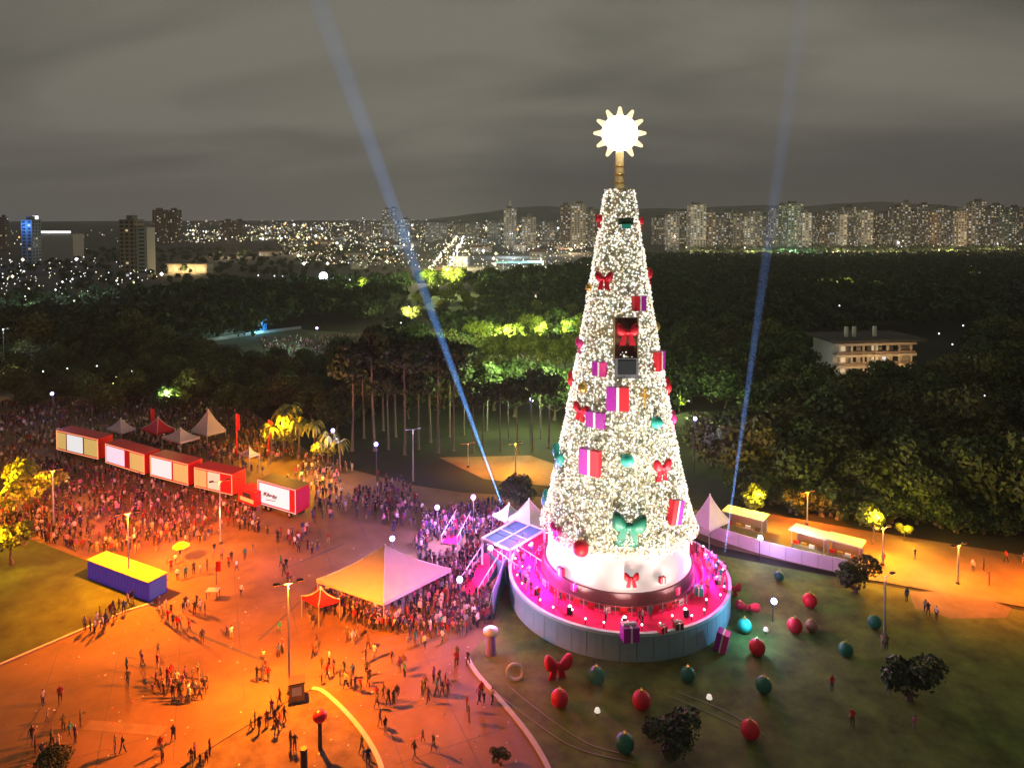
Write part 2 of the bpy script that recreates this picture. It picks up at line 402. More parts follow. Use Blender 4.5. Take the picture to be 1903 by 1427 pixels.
ORD = ['first','second','third','fourth','fifth','sixth','seventh','eighth','ninth','tenth','eleventh','twelfth','thirteenth','fourteenth','fifteenth','sixteenth','seventeenth','eighteenth','nineteenth','twentieth','twenty-first','twenty-second','twenty-third','twenty-fourth','twenty-fifth','twenty-sixth','twenty-seventh','twenty-eighth','twenty-ninth','thirtieth','thirty-first','thirty-second','thirty-third','thirty-fourth','thirty-fifth','thirty-sixth','thirty-seventh','thirty-eighth','thirty-ninth','fortieth','forty-first','forty-second','forty-third','forty-fourth','forty-fifth']
def tower_px(x0, x1, ytop, Y, body, label, name='apartment_tower', lit=.35, seed=0, dp=None, crown=True, group=None):
    a, b = P(x0, 460, Y), P(x1, 460, Y); h = P((x0+x1)/2, ytop, Y).z; wd = b.x-a.x
    d = dp or min(wd, 22)
    return tower((a.x+b.x)/2, Y+d/2, wd, d, max(4, h), body, label, name, lit, crown, group, seed=seed)
# skyline to the right of the tree
sk = [(1215,1238,404),(1240,1262,398),(1258,1280,392),(1283,1312,380),(1316,1330,394),(1330,1350,399),(1345,1366,391),(1362,1380,396),(1382,1400,402),(1398,1416,392),(1414,1432,398),(1432,1446,386),(1446,1462,381),(1464,1492,378),(1490,1508,395),(1510,1524,401),(1522,1542,396),(1541,1560,391),(1560,1574,398),(1572,1590,384),(1590,1604,402),(1600,1622,390),(1622,1638,400),(1640,1656,396),(1660,1680,384),(1680,1692,376),(1694,1712,392),(1712,1728,380),(1730,1746,394),(1748,1764,386),(1766,1782,398),(1780,1796,392),(1798,1812,382),(1812,1832,374),(1834,1846,388),(1846,1864,381),(1866,1880,394),(1880,1898,385),(1900,1920,390)]
for i, (a, b, yt) in enumerate(sk):
    bd = (0, 1, 0, 2, 3, 1, 5, 0, 1, 2, 0, 1, 4, 4, 1, 0, 3, 1, 2, 0, 5, 1, 3, 0)[i % 24]
    hs = 'tall' if yt < 388 else 'lower' if yt > 396 else 'mid-height'
    tower_px(a, b, yt+1, random.Random(i).uniform(820, 1150), bd, f'{hs} {BODYN[bd]} tower, {ORD[i]} along the skyline right of the Christmas tree', seed=i, lit=.42, group='towers of the skyline right of the Christmas tree')
# towers to the left of the tree and far left
tl = [(936,960,388,1000,2,'slim pale spired tower on the skyline left of the Christmas tree'),(970,996,404,980,0,'squat beige tower beside the pale spired tower'),
      (1042,1064,382,1000,3,'tall brown tower left of the Christmas tree, farther one of its pair'),(1062,1088,379,960,0,'tall beige tower close left of the Christmas tree top'),(1088,1106,390,1010,1,'grey tower half hidden beside the red bow of the treetop'),
      (710,724,390,1200,1,'slim grey tower with bright top windows above the city lights'),(722,738,388,1250,2,'whitish slim tower right beside the slim grey one'),(744,762,408,1150,5,'low blue grey tower right of the two slim towers'),
      (284,304,391,1150,3,'left one of the twin dark towers on the left skyline'),(312,330,391,1170,3,'right one of the twin dark towers on the left skyline'),
      (410,428,411,1300,3,'left one of two faint reddish blocks on the skyline'),(432,450,411,1300,3,'right one of two faint reddish blocks on the skyline'),
      (672,690,416,1250,0,'small beige block left of the slim grey tower'),(790,830,414,1200,1,'long grey block among the lights of the avenue'),(840,890,416,1250,0,'wide beige slab behind the lit avenue'),(905,930,412,1100,5,'blue grey block left of the pale spired tower'),(1008,1030,412,1050,1,'low grey block between the beige and the brown towers'),(0,10,405,900,3,'dark narrow block at the far left edge of the skyline')]
for i, (a, b, yt, Y, bd, lb) in enumerate(tl):
    t = tower_px(a, b, yt, Y, bd, lb, seed=100+i, lit=.12 if a < 460 else .4)
    if i == 0:
        h = P(948, yt, Y).z; MB().lathe([(5.5, h), (3.2, h+4), (.3, h+14)], 8, smooth=False).build('spire', BODY[2], t)
# brown stepped tower on the left
tb = tower_px(222, 250, 410, 520, 3, 'dark brown stepped tower block rising above the left woods', seed=300, lit=.03, dp=14)
Y0 = 520; a = P(250, 460, Y0).x; b = P(270, 460, Y0).x; h2 = P(260, 423, Y0).z; tx = tb.location.x
MB().box(((a+b)/2-tx, 1.5, h2/2), (b-a, 12, h2)).build('wing', BODY[1], tb)
ws = MB()
for j in range(12): ws.box(((a+b)/2-tx, -4.6, 4+j*2.9), ((b-a)*.5, .1, 1.1))
tag(ws.build('wing_windows', GLASSD, tb), kind='stuff')
# blue lit tower
tb = tower_px(40, 60, 410, 620, 5, 'dark blue lit tower with a white beacon on top at left', seed=301, lit=.05, dp=12)
hb = P(50, 410, 620).z
MB().box((0, 6, hb+2.6), (3.2, 3.2, 3)).build('beacon', emit('beacon_white', (.8, .9, 1), 2.5), tb)
lamp('beacon_light', tb, (0, -14, hb-4), (.1, .35, 1), 9000, 1)
# long flat lit sign hall
c = P(101, 432, 700); t = thing('lit_hall', 'low hall with a long white lit roof edge at far left', 'building', (c.x, 700, 0))
MB().box((0, 10, c.z/2-1), (36, 18, c.z-2)).build('wall', BODY[1], t); MB().box((0, 0, c.z+.3), (33, .6, 2.4)).build('lit_fascia', emit('fascia_white', (1, .97, .92), 1.4), t)
# golden lit hall
c = G(348, 508); t = thing('golden_hall', 'low hall glowing golden behind the left woods', 'building', (c.x, c.y, 0))
MB().box((0, 6, 3.5), (32, 12, 7)).build('wall', BODY[0], t); MB().prism([(-17, -1), (17, -1), (17, 13), (-17, 13)], 7, 7.8).build('roof', ROOFM, t)
for k in range(7): MB().box((-13.5+k*4.5, -.06, 3), (2.9, .1, 3.4)).build('window', WIN[0], t)
for k in (-10, 0, 10): lamp('hall_light', t, (k, -6, 4), (1, .68, .28), 5000, .5)

# low houses in the light carpet
HN = ['flat roofed', 'pitch roofed', 'long low', 'two storey', 'boxy']
hp = scatter([(345, 436), (700, 425), (1000, 432), (1105, 452), (1090, 490), (860, 500), (560, 500), (400, 470)], 70, 22, seed=5)
hp.sort(key=lambda q: q[0]/q[1])
for i, (x, y) in enumerate(hp):
    g = random.Random(400+i); wd, dp, h = g.uniform(12, 26), g.uniform(9, 14), g.uniform(4, 10); bd = g.choice((0, 1, 2, 2, 0, 3))
    t = thing('city_house', f'{BODYN[bd]} low house in the lit city, far behind the dark woods', 'house', (x, y, 0), g.uniform(-.4, .4), f'{BODYN[bd]} low houses of the lit city')
    MB().box((0, 0, h/2), (wd, dp, h)).build('wall', BODY[bd], t)
    mb = MB()
    if g.random() < .5: mb.prism([(-wd/2-.4, -dp/2-.4), (wd/2+.4, -dp/2-.4), (wd/2+.4, dp/2+.4), (-wd/2-.4, dp/2+.4)], h, h+.5)
    else: mb.add([(-wd/2-.4, -dp/2-.5, h), (wd/2+.4, -dp/2-.5, h), (wd/2+.4, dp/2+.5, h), (-wd/2-.4, dp/2+.5, h), (-wd/2, 0, h+2.6), (wd/2, 0, h+2.6)], [(0, 1, 5, 4), (2, 3, 4, 5), (1, 2, 5), (3, 0, 4), (3, 2, 1, 0)])
    mb.build('roof', ROOFM if g.random() < .6 else MM('clay_roof', (.25, .11, .07), .9, .2, .5), t)
    wb = MB()
    for k in range(int(wd/3.5)):
        for j in range(max(1, int(h/3.5))): wb.box((-wd/2+2+k*3.4, -dp/2-.04, 1.9+j*3.3), (1.5, .1, 1.3), g.choice((0, 1, 3, 3, 2)))
    tag(wb.build('windows', WIN, t), kind='stuff')

# street lights of the town: points of light far too many to count
CL = [emit('town_light_white', (.95, .97, 1), 3.0), emit('town_light_warm', (1, .84, .52), 2.6), emit('town_light_lime', (.85, .95, .45), 2.0), emit('town_light_dim', (1, .85, .65), .9), emit('town_light_orange', (1, .5, .15), 2.0)]
def town_lights():
    g = np.random.default_rng(11); pts = []; rad = []; mi = []
    def spread(poly, n, z, rs, w_):
        k = 0
        ps = np.array(poly); lo, hi = ps.min(0), ps.max(0)
        while k < n:
            px, py = g.uniform(lo, hi)
            if not inside(px, py, poly): continue
            zz = g.uniform(*z); q = G(px, py, zz)
            if q.y > 6000: continue
            pts.append(q[:]); rad.append(q.length*rs[0]*min(5.0, .8+g.pareto(2.6))); mi.append(g.choice(5, p=w_)); k += 1
    wa = [.16, .42, .15, .19, .08]
    spread([(340, 428), (520, 416), (700, 414), (1000, 418), (1110, 430), (1110, 446), (700, 440), (345, 452)], 1200, (5, 12), (.00042, .0013), wa)
    spread([(500, 440), (1100, 446), (1100, 505), (880, 500), (560, 490)], 800, (5, 9), (.0005, .0015), wa)
    spread([(0, 425), (340, 428), (340, 456), (0, 470)], 80, (5, 12), (.0004, .0009), wa)
    spread([(0, 470), (230, 480), (320, 512), (150, 560), (0, 560)], 150, (6, 10), (.00055, .0011), [.5, .2, .1, .2, 0])
    spread([(270, 412), (700, 406), (1110, 408), (1110, 420), (340, 428)], 230, (8, 14), (.0004, .0009), [.3, .3, .05, .33, .02])
    spread([(1240, 440), (1903, 435), (1903, 458), (1240, 462)], 150, (4, 12), (.0004, .0011), wa)
    spread([(640, 380), (760, 385), (760, 430), (640, 430)], 40, (14, 30), (.0004, .001), [.6, .3, 0, .1, 0])
    spread([(785, 515), (830, 455), (858, 428), (890, 428), (872, 470), (850, 515)], 130, (4, 9), (.0006, .0012), [.15, .45, .36, .04, 0])
    # both sides of the avenue
    for k in range(34):
        f_ = k/33; y = 505-f_*80; x = 812+f_*52+random.Random(k).uniform(-6, 6)*(1-f_)
        for s in (-1, 1):
            q = G(x+s*(4+14*(1-f_)), y, 9); pts.append(q[:]); rad.append(q.length*.0015); mi.append(1 if s < 0 else 0)
    # single lights in the woods
    for px, py in ((1376,535),(1560,568),(1805,495),(1820,508),(1855,505),(1868,500),(1400,640),(1450,640),(1500,680),(1745,620),(1770,640),(1790,605),(1810,620),(1880,612),(1830,735),(1815,770),(760,570),(745,600),(670,530),(650,520),(510,513),(525,514),(80,690),(125,685),(180,680),(245,690),(1280,745),(1325,640),(990,745),(1000,725),(480,512)):
        q = G(px, py, 8); pts.append(q[:]); rad.append(q.length*.0011); mi.append(0)
    tag(ob('town_lights', bulbs_mesh('town_lights', pts, rad, CL, mi)), kind='stuff')
town_lights()
for px, py, pw, c in ((860, 470, 130000, (1, .85, .45)), (830, 505, 50000, (.9, 1, .4)), (780, 490, 40000, (1, .85, .45)), (700, 455, 60000, WARM), (560, 450, 60000, WARM), (1000, 470, 60000, COOL), (430, 455, 50000, WARM), (1060, 450, 90000, WARM), (1300, 461, 110000, WARM), (1400, 461, 110000, WARM), (1470, 461, 150000, (.6, 1, .75)), (1560, 460, 110000, WARM), (1660, 460, 110000, WARM), (1760, 459, 110000, WARM), (1860, 457, 110000, WARM), (950, 455, 90000, COOL), (730, 440, 90000, COOL), (150, 530, 6000, COOL), (60, 545, 8000, COOL)):
    q = G(px, py, 14); lamp('town_lamp_light', None, q, c, pw, 1.5)

# petrol station canopy, orange lit and pale lit buildings in the middle distance
c = G(965, 500); t = thing('station_canopy', 'teal lit petrol station canopy behind the central woods', 'canopy', (c.x, c.y, 0))
MB().box((0, 0, 6), (42, 16, 1)).build('roof', mat('teal_fascia', (.3, .6, .58), .5), t); MB().box((0, -8.1, 6), (42, .15, .9)).build('lit_fascia', emit('fascia_teal', (.55, 1, .95), 1.0), t)
for k in (-14, 0, 14): MB().tube((k, 0, 0), (k, 0, 5.5), .3).build('column', WHITEP, t)
lamp('canopy_light', t, (0, -2, 5), (.6, 1, .9), 6000, .8)
c = G(985, 580); t = thing('lit_pavilion', 'cream park building with a bright lamp on its front wall', 'building', (c.x, c.y, 0), .1)
MB().box((0, 6, 4), (15, 10, 8)).build('wall', BODY[2], t); MB().box((0, 6, 8.3), (17, 12, .6)).build('roof', ROOFM, t)
MB().box((-4.4, .9, 2.2), (2, .1, 3)).build('door', GLASSD, t); MB().box((3.5, .9, 3.5), (3, .1, 1.6)).build('window', WIN[0], t); MB().ball((0, .3, 4.4), .9, 12, 8).build('wall_lamp', emit('wall_lamp_glow', (1, .93, .8), 5), t)
lamp('pavilion_light', t, (0, -5, 5), (1, .85, .6), 5200, .4)
c = G(1015, 455); t = thing('orange_lamp', 'single orange street lamp glowing on the skyline left of the tree', 'street lamp', (c.x, c.y, 0))
MB().tube((0, 0, 0), (0, 0, 14), .3).build('pole', DARK, t); MB().ball((0, 0, 15), 2.2, 12, 8).build('lamp_head', emit('orange_glow', (1, .42, .12), 4), t)

# balconied park building on the right
def balcony_house():
    y = G(1650, 700).y; xa, xb = P(1545, 690, y).x, P(1700, 690, y).x; zt = P(1600, 634, y).z
    t = thing('balcony_building', 'beige three storey building with open galleries in the right woods', 'building', ((xa+xb)/2, y, 0), .12)
    wd = xb-xa; fl = zt/3.2
    MB().box((0, 6, zt/2), (wd, 10, zt)).build('wall', BODY[0], t)
    for j in range(1, 4): MB().box((0, -.2, j*fl), (wd+1, 2.4, .7)).build('floor_slab', BODY[0], t)
    for j in range(3): MB().box((0, -1.35, j*fl+.9), (wd, .15, .5)).build('railing', BODY[3], t)
    for k in range(7): MB().box((-wd/2+1+k*(wd-2)/6, -.9, zt/2-.5), (.5, .5, zt-1)).build('column', BODY[0], t)
    for j in range(3):
        for k in range(6):
            MB().box((-wd/2+3+k*(wd-4)/6, .9, j*fl+2), (1.9, .12, 2), 0).build('window', WIN[0] if (j*6+k) % 3 == 0 else WIN[1] if (j, k) == (1, 4) else GLASSD, t)
    rf = MB().prism([(-wd/2-1.5, -2.2), (wd/2+3, -2.2), (wd/2+3, 13), (-wd/2-1.5, 13)], zt, zt+.7).build('roof', mat('dark_roof', (.06, .055, .05), .9, .2, .5), t)
    for k in (-6, -3.5, 3): MB().box((k, 4, zt+2.2), (.8, .8, 3)).build('chimney', WHITEP, rf)
    for k, pw in ((-wd/3, 900), (0, 1300), (wd/3, 900)): lamp('gallery_light', t, (k, -6, 5), (1, .58, .24), pw, .4)
    q = t.location; lamp('yard_light', t, (-wd/2-7, -2, 4), COOL, 500, .4)
balcony_house()
# blue lit kiosk beside the far path
c = G(485, 613); t = thing('blue_kiosk', 'tall blue lit kiosk by the pale path in the left park', 'kiosk', (c.x, c.y, 0))
MB().box((0, 0, 3.2), (3.6, 3, 6.4)).build('body', emit('kiosk_blue', (.02, .28, .9), .8), t); MB().box((0, 0, 6.6), (4.2, 3.6, .4)).build('roof', WHITEP, t); MB().box((0, -1.56, 1.6), (2, .1, 2.2)).build('screen', emit('kiosk_screen', (.4, .85, 1), 1.3), t)
lamp('kiosk_light', t, (0, -5, 3), (.25, .75, 1), 2200, .4); lamp('kiosk_side_light', t, (-14, -4, 4), (.6, 1, .8), 2500, .4)

# ================================================================== TREES AND WOODS
def crown_arrays(seed, rx, rz, lobes, n, leaf, low=.25):
    g = np.random.default_rng(seed); C, Nn = [], []
    lc = []
    for k in range(lobes):
        th = g.uniform(0, 6.283); rr = rx*.62*math.sqrt(g.uniform(0, 1)); z = rz*(low+(1-low)*g.uniform(0, 1)*(1-.55*(rr/rx)**2)); lc.append((rr*math.cos(th), rr*math.sin(th), z, rx*g.uniform(.30, .48)))
    per = n//lobes
    for x, y, z, r in lc:
        d = g.normal(0, 1, (per, 3)); d /= np.linalg.norm(d, axis=1)[:, None]; d[:, 2] = np.abs(d[:, 2])*np.where(g.uniform(0, 1, per) < .8, 1, -1)
        rad = r*g.uniform(.72, 1.08, per)
        p = np.stack([x+d[:, 0]*rad, y+d[:, 1]*rad, z+d[:, 2]*rad*.72], 1); C.append(p); Nn.append(d)
    return leaf_quads(np.concatenate(C), np.concatenate(Nn), leaf, g)
def trunk_mesh(h, r, m, limbs=4, spread=2.4, seed=0):
    g = random.Random(seed); mb = MB(); a = Vector((0, 0, 0)); rr = r
    mb.tube(a, (0, 0, .5), r*1.5, r, 8)
    for k in range(3):
        b = Vector((a.x+g.uniform(-.2, .2), a.y+g.uniform(-.2, .2), (k+1)*h/3)); 
        mb.tube((a.x, a.y, a.z+(.5 if k == 0 else 0)), b, rr, rr*.8, 8); a = b; rr *= .8
    for k in range(limbs):
        t = 6.283*k/limbs+g.uniform(-.4, .4); b = a+Vector((math.cos(t)*spread*g.uniform(.6, 1), math.sin(t)*spread*g.uniform(.6, 1), min(h, 3.2)*g.uniform(.4, .8)))
        mb.tube(a-Vector((0, 0, .3)), b, rr*.75, rr*.25, 6)
        c = b+Vector((math.cos(t+.6)*spread*.4, math.sin(t+.6)*spread*.4, min(h, 3)*.15)); mb.tube(b, c, rr*.25, rr*.1, 5)
    return mb.mesh('trunk', m)
def make_kind(seed, rx, rz, lobes, n, leaf, leafm, th, tr, barkm, name='crown'):
    V, Fq = crown_arrays(seed, rx, rz, lobes, n, leaf); V[:, 2] += th*.8
    return np_mesh(name, V, Fq, leafm), trunk_mesh(th, tr, barkm, seed=seed, spread=rx*.45)
LM = [LEAF, LEAF2, LEAF3, LEAF4]
BROAD = [make_kind(20+i, 6.0+.5*(i % 3), 6.2+(i % 2), 20+i, 3000, .42, LM[i % 3], 1.9, .3, BARK) for i in range(6)]
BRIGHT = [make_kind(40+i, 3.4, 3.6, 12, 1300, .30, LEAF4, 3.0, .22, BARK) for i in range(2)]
EUC = [make_kind(50+i, 4.2, 5.0, 12, 1900, .40, LEAF2, 13.0+i, .22, PALEBARK) for i in range(3)]
BUSH = [make_kind(60+i, 2.3, 2.4, 10, 1300, .2, LEAF2, .6, .2, BARK) for i in range(2)]
def tree_thing(kind, x, y, s, rz, name, label, cat='tree', group=None, sz=None):
    t = thing(name, label, cat, (x, y, 0), rz, group); t.scale = (s, s, sz or s*1.0)
    ob('trunk', kind[1], t); ob('crown', kind[0], t); return t
clear_bld = [(1470, 640), (1820, 610), (1820, 690), (1740, 745), (1640, 745), (1490, 740)]
clear_left = [(300, 650), (470, 640), (560, 600), (720, 612), (720, 685), (300, 672)]
wood_r = [(1290, 800), (1290, 475), (2050, 470), (2050, 1000), (1903, 992), (1760, 985), (1640, 965), (1500, 945), (1400, 920), (1330, 900)]
wood_l = [(-120, 735), (-120, 590), (200, 572), (420, 545), (700, 540), (700, 770), (640, 790), (430, 728)]
wood_m = [(700, 540), (1000, 520), (1100, 500), (1290, 480), (1290, 790), (1130, 790), (1000, 790), (700, 775)]
av_clear = [(790, 530), (900, 430), (860, 430), (780, 500)]
lit_clear = [(870, 640), (1120, 640), (1120, 770), (880, 760)]
lime_clear = [(1245, 745), (1420, 770), (1420, 850), (1245, 850)]
av_front = [(760, 540), (900, 540), (900, 600), (740, 640)]
path_r = [(1330, 815), (1265, 780), (1300, 765), (1390, 785), (1530, 815), (1530, 832), (1380, 808)]
road_r = [(1380, 715), (1380, 672), (1560, 680), (1660, 702), (1660, 740)]
allp = []
for poly, n, zone in ((wood_r, 2600, 'r'), (wood_l, 1200, 'l'), (wood_m, 1200, 'm')):
    for x, y in scatter(poly, n, 6.6, (clear_bld, clear_left, av_clear, path_r, road_r, lit_clear, av_front, lime_clear), seed=ord(zone), tries=25):
        px, py = proj(x, y, 0)
        if zone == 'm' and py > 590 and px < 900 and random.random() < .5: continue
        allp.append((y, x, zone))
allp.sort()
zl = {'r': 'in the dark wood right of the Christmas tree', 'l': 'in the dark wood at the left behind the crowd', 'm': 'in the wood behind the avenue of tall trunks'}
kn = ['green', 'deep green', 'olive green']
ZN = {'r': [(1, 'near the orange promenade'), (2, 'deeper in')]}
far_V, far_F, far_off = [], [], 0
FARK = [crown_arrays(80+i, 5, 5, 9, 190, .85) for i in range(4)]
for i, (y, x, zone) in enumerate(allp):
    g = random.Random(i); s = g.uniform(.85, 1.35)
    if zone == 'l' and y < 215: s *= .62
    if i < 285:
        k = g.randrange(6)
        sz = 'small' if s < .85 else 'medium sized' if s < 1.1 else 'large'
        tpx, tpy = proj(x, y, 0)
        if zone == 'r': zz_ = 'behind the market stalls' if tpx < 1480 and tpy > 850 else 'bordering the promenade' if tpy > 900 else 'at the right picture edge' if tpx > 1750 else 'below the balconied building' if tpy > 730 else 'around the balconied building'
        elif zone == 'l': zz_ = 'just behind the crowd at left' if tpy > 700 else 'near the parking lot at far left' if tpx < 250 else 'beside the clearing at left'
        else: zz_ = 'close left of the Christmas tree' if tpx > 980 else 'behind the tall bare trunks'
        lb = f'{sz} {kn[k % 3]} broadleaf tree {zz_}'
        tree_thing(BROAD[k], x, y, s, g.uniform(0, 6.28), 'broadleaf_tree', lb, group=f'{sz} {kn[k % 3]} trees {zz_}', sz=s*g.uniform(.9, 1.2))
    else:
        V, Fq = FARK[g.randrange(4)]; a = g.uniform(0, 6.28); c_, s_ = math.cos(a)*s, math.sin(a)*s
        W = np.stack([V[:, 0]*c_-V[:, 1]*s_+x, V[:, 0]*s_+V[:, 1]*c_+y, V[:, 2]*s*g.uniform(.9, 1.25)+3.2], 1)
        far_V.append(W); far_F.append(Fq+far_off); far_off += len(W)
for x, y in scatter([(140, 470), (700, 462), (780, 500), (700, 545), (420, 548), (200, 580), (-60, 600), (-60, 520)], 420, 9, (av_clear,), seed=55):
    g = random.Random(int(x*7+y)); s = g.uniform(.5, 1.0); V, Fq = FARK[g.randrange(4)]; a = g.uniform(0, 6.28); c_, s_ = math.cos(a)*s, math.sin(a)*s
    far_V.append(np.stack([V[:, 0]*c_-V[:, 1]*s_+x, V[:, 0]*s_+V[:, 1]*c_+y, V[:, 2]*s+1.5], 1)); far_F.append(Fq+far_off); far_off += len(V)
tag(ob('far_woods', np_mesh('far_woods', np.concatenate(far_V), np.concatenate(far_F), LEAF2)), kind='stuff')

# tall bare-stemmed trees in the middle
for i, (px, py) in enumerate([(655,838),(676,815),(697,838),(722,835),(735,812),(752,845),(778,835),(800,822),(815,842),(835,812),(842,838),(862,808),(880,838),(897,828),(930,838),(945,818),(962,845),(990,838),(1005,815),(1020,832),(712,800),(905,800)]):
    q = G(px, py); g = random.Random(900+i); s = g.uniform(1.05, 1.4) if px < 850 else g.uniform(.75, .95)
    side = 'left of the blue light beam' if px < 850 else 'right of the blue light beam'
    tree_thing(EUC[i % 3], q.x, q.y, s, g.uniform(0, 6.28), 'tall_tree', f'tall tree with bare pale trunk in the grove, {side}', group=f'tall bare trunked trees {side}')
g = random.Random(33)
for i, (px, py) in enumerate(((900,690),(925,702),(950,690),(975,705),(1000,690),(1025,702),(1050,690),(1075,702),(935,655),(985,640),(1035,632),(1060,612),(1082,650),(890,662),(915,640),(960,622),(1010,612))):
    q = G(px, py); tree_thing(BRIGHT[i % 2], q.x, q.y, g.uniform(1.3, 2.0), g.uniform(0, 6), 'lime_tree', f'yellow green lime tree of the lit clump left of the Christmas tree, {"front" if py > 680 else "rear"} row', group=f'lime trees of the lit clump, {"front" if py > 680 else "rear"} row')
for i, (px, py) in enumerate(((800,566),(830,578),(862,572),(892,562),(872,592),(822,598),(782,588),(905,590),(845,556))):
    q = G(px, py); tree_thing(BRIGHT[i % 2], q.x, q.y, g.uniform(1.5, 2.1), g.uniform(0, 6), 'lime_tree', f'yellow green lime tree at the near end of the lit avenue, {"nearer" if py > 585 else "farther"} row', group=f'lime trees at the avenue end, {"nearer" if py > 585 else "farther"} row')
for px, py, z, pw in ((830, 604, 15, 9000), (895, 598, 14, 7000), (925, 735, 9, 3500), (985, 735, 9, 5000), (1050, 735, 9, 5000), (1000, 668, 17, 14000), (1070, 655, 17, 14000), (930, 672, 16, 9000)):
    lamp('park_light', None, G(px, py, z), LIME, pw, .5)
g = random.Random(31)
for i in range(46):
    f_ = i/45; px = 1375+f_*560+g.uniform(-8, 8); py = 938+f_*62+g.uniform(-16, 8); q = G(px, py)
    tree_thing(BUSH[i % 2], q.x, q.y, g.uniform(.9, 1.7), g.uniform(0, 6), 'shrub', (lambda z_: f'dense dark shrub at the edge of the wood, {z_}')('behind the market stalls' if px < 1600 else 'above the middle of the promenade' if px < 1780 else 'above the right end of the promenade'), 'shrub', group='shrubs along the promenade, ' + ('left' if px < 1600 else 'middle' if px < 1780 else 'right'))
for i, (px, py, sc2) in enumerate(((60,762,.9),(130,750,1),(190,768,.85),(250,750,1),(312,768,.8),(360,752,1),(420,764,.9),(470,772,.9),(520,760,1.05),(580,782,1),(625,800,1),(655,786,1.1),(160,741,1),(405,742,1.1),(30,744,1))):
    q = G(px, py); tree_thing(BROAD[i % 6], q.x, q.y, sc2*.85, i*1.7, 'park_tree', f'dark {kn[i % 3]} tree at the crowd\'s far edge, ' + ('above the red trucks' if 100 < px < 450 else 'left of the red trucks' if px < 100 else 'right of the orange palms' if px > 570 else 'behind the orange palms'), group='dark trees at the far edge of the crowd')
def palm_kind(seed, h):
    g = np.random.default_rng(seed); V = []; Fq = []
    for k in range(17):
        a = k*2.4; L = g.uniform(2.4, 3.3); up = g.uniform(.1, 1.1); prev = None
        for j in range(7):
            u = j/6; r = L*u*(1-.15*u); z = h+up*math.sin(u*2.2)*1.3-1.5*u*u*L*.5; w_ = .34*math.sin(math.pi*min(.96, u*.9+.1)); c = np.array([math.cos(a)*r, math.sin(a)*r, z]); t_ = np.array([-math.sin(a), math.cos(a), 0])*w_
            V += [c-t_-np.array([0, 0, w_*.5]), c, c+t_-np.array([0, 0, w_*.5])]
            n = len(V)
            if j: Fq += [(n-6, n-5, n-2, n-3), (n-5, n-4, n-1, n-2)]
    mb = MB()
    for j in range(8): mb.tube((0, 0, h*j/8), (0, 0, h*(j+1)/8+.03), .24-.012*j, .20-.012*j, 8)
    return np_mesh('crown', np.array(V), np.array(Fq), LEAF4), mb.mesh('trunk', PALEBARK)
PALM = [palm_kind(5, 6.2), palm_kind(6, 7.2)]
for i, (px, py, sc2) in enumerate(((505, 852, 1.0), (528, 846, 1.15), (556, 850, 1.1), (585, 858, 1.0), (610, 866, .95), (540, 836, 1.2), (632, 874, .85))):
    q = G(px, py); tree_thing(PALM[i % 2], q.x, q.y, sc2, i*2.2, 'palm_tree', f'orange lit palm, {ORD[i]} from the left of the clump beyond the last red truck', 'palm', 'orange lit palms beyond the last red truck')
for px, py in ((512, 862), (560, 866), (605, 878)): lamp('palm_light', None, G(px, py, 3.2), (1, .45, .02), 2300, .25)
# trees lit by lamps
lit = [(1012, 650, 1.6, LIME, 3000, 'yellow green lamp lit tree close left of the Christmas tree'), (955, 655, 1.5, LIME, 3000, 'yellow green lamp lit tree below the cream park building'), (910, 672, 1.2, LIME, 1500, 'dimly lit yellow green tree left of the brighter two'),
       (1060, 640, 1.4, LIME, 2200, 'lamp lit green tree touching the left edge of the Christmas tree'),
       (845, 545, 2.6, LIME, 9000, 'lamp lit green tree at the near end of the lit avenue'), (800, 552, 2.4, LIME, 5000, 'lamp lit tree left of the avenue end'), (765, 610, 1.5, (1, .9, .5), 4500, 'pale lit tree at the upper end of the blue beam'), (680, 560, 2, LIME, 1500, 'dim green lit tree in the left wood'),
       (335, 765, .9, LIME, 1300, 'bright lime lit tree above the row of red trucks'), (1262, 765, .75, LIME, 1200, 'round lime lit tree just right of the Christmas tree'), (1370, 800, .7, LIME, 1200, 'lime lit small tree beside the right blue beam'),
       (1885, 850, .9, LIME, 900, 'green lamp lit tree at the right edge'), (1755, 850, .7, LIME, 700, 'dim green lit tree in the right wood'), (1570, 550, 1.6, (1, .9, .4), 2000, 'yellow lit tree deep in the right wood'), (170, 740, .9, WARM, 500, 'faint lit tree at the far left of the crowd'), (240, 745, .9, WARM, 500, 'faint lit tree behind the first red truck')]
for i, (px, py, s, c, pw, lb) in enumerate(lit):
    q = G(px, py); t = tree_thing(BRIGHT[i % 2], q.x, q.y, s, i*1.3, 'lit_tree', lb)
    lamp('tree_light', None, (q.x-1.5*s, q.y-3.6*s, 6.2*s), c, pw*4.5, .3)
org = [(545, 845, 1.15, 1500, 'orange lit tree at the end of the row of red trucks'), (600, 870, .8, 500, 'smaller orange lit tree right of the big orange one'), (500, 838, .7, 800, 'orange lit tree close behind the last truck'),
       (38, 965, 1.35, 3000, 'bright orange lit tree at the left edge of the plaza'), (22, 1048, .9, 1100, 'small orange lit tree below the bright one at the left edge'), (95, 938, .85, 600, 'dim orange lit tree beside the bright one at left'),
       (1405, 968, .85, 1500, 'yellow lit round tree beside the right blue beam base'), (1622, 1012, .85, 1600, 'yellow lit round tree above the orange promenade'), (1680, 1005, .4, 200, 'small amber lit tree right of the yellow round one')]
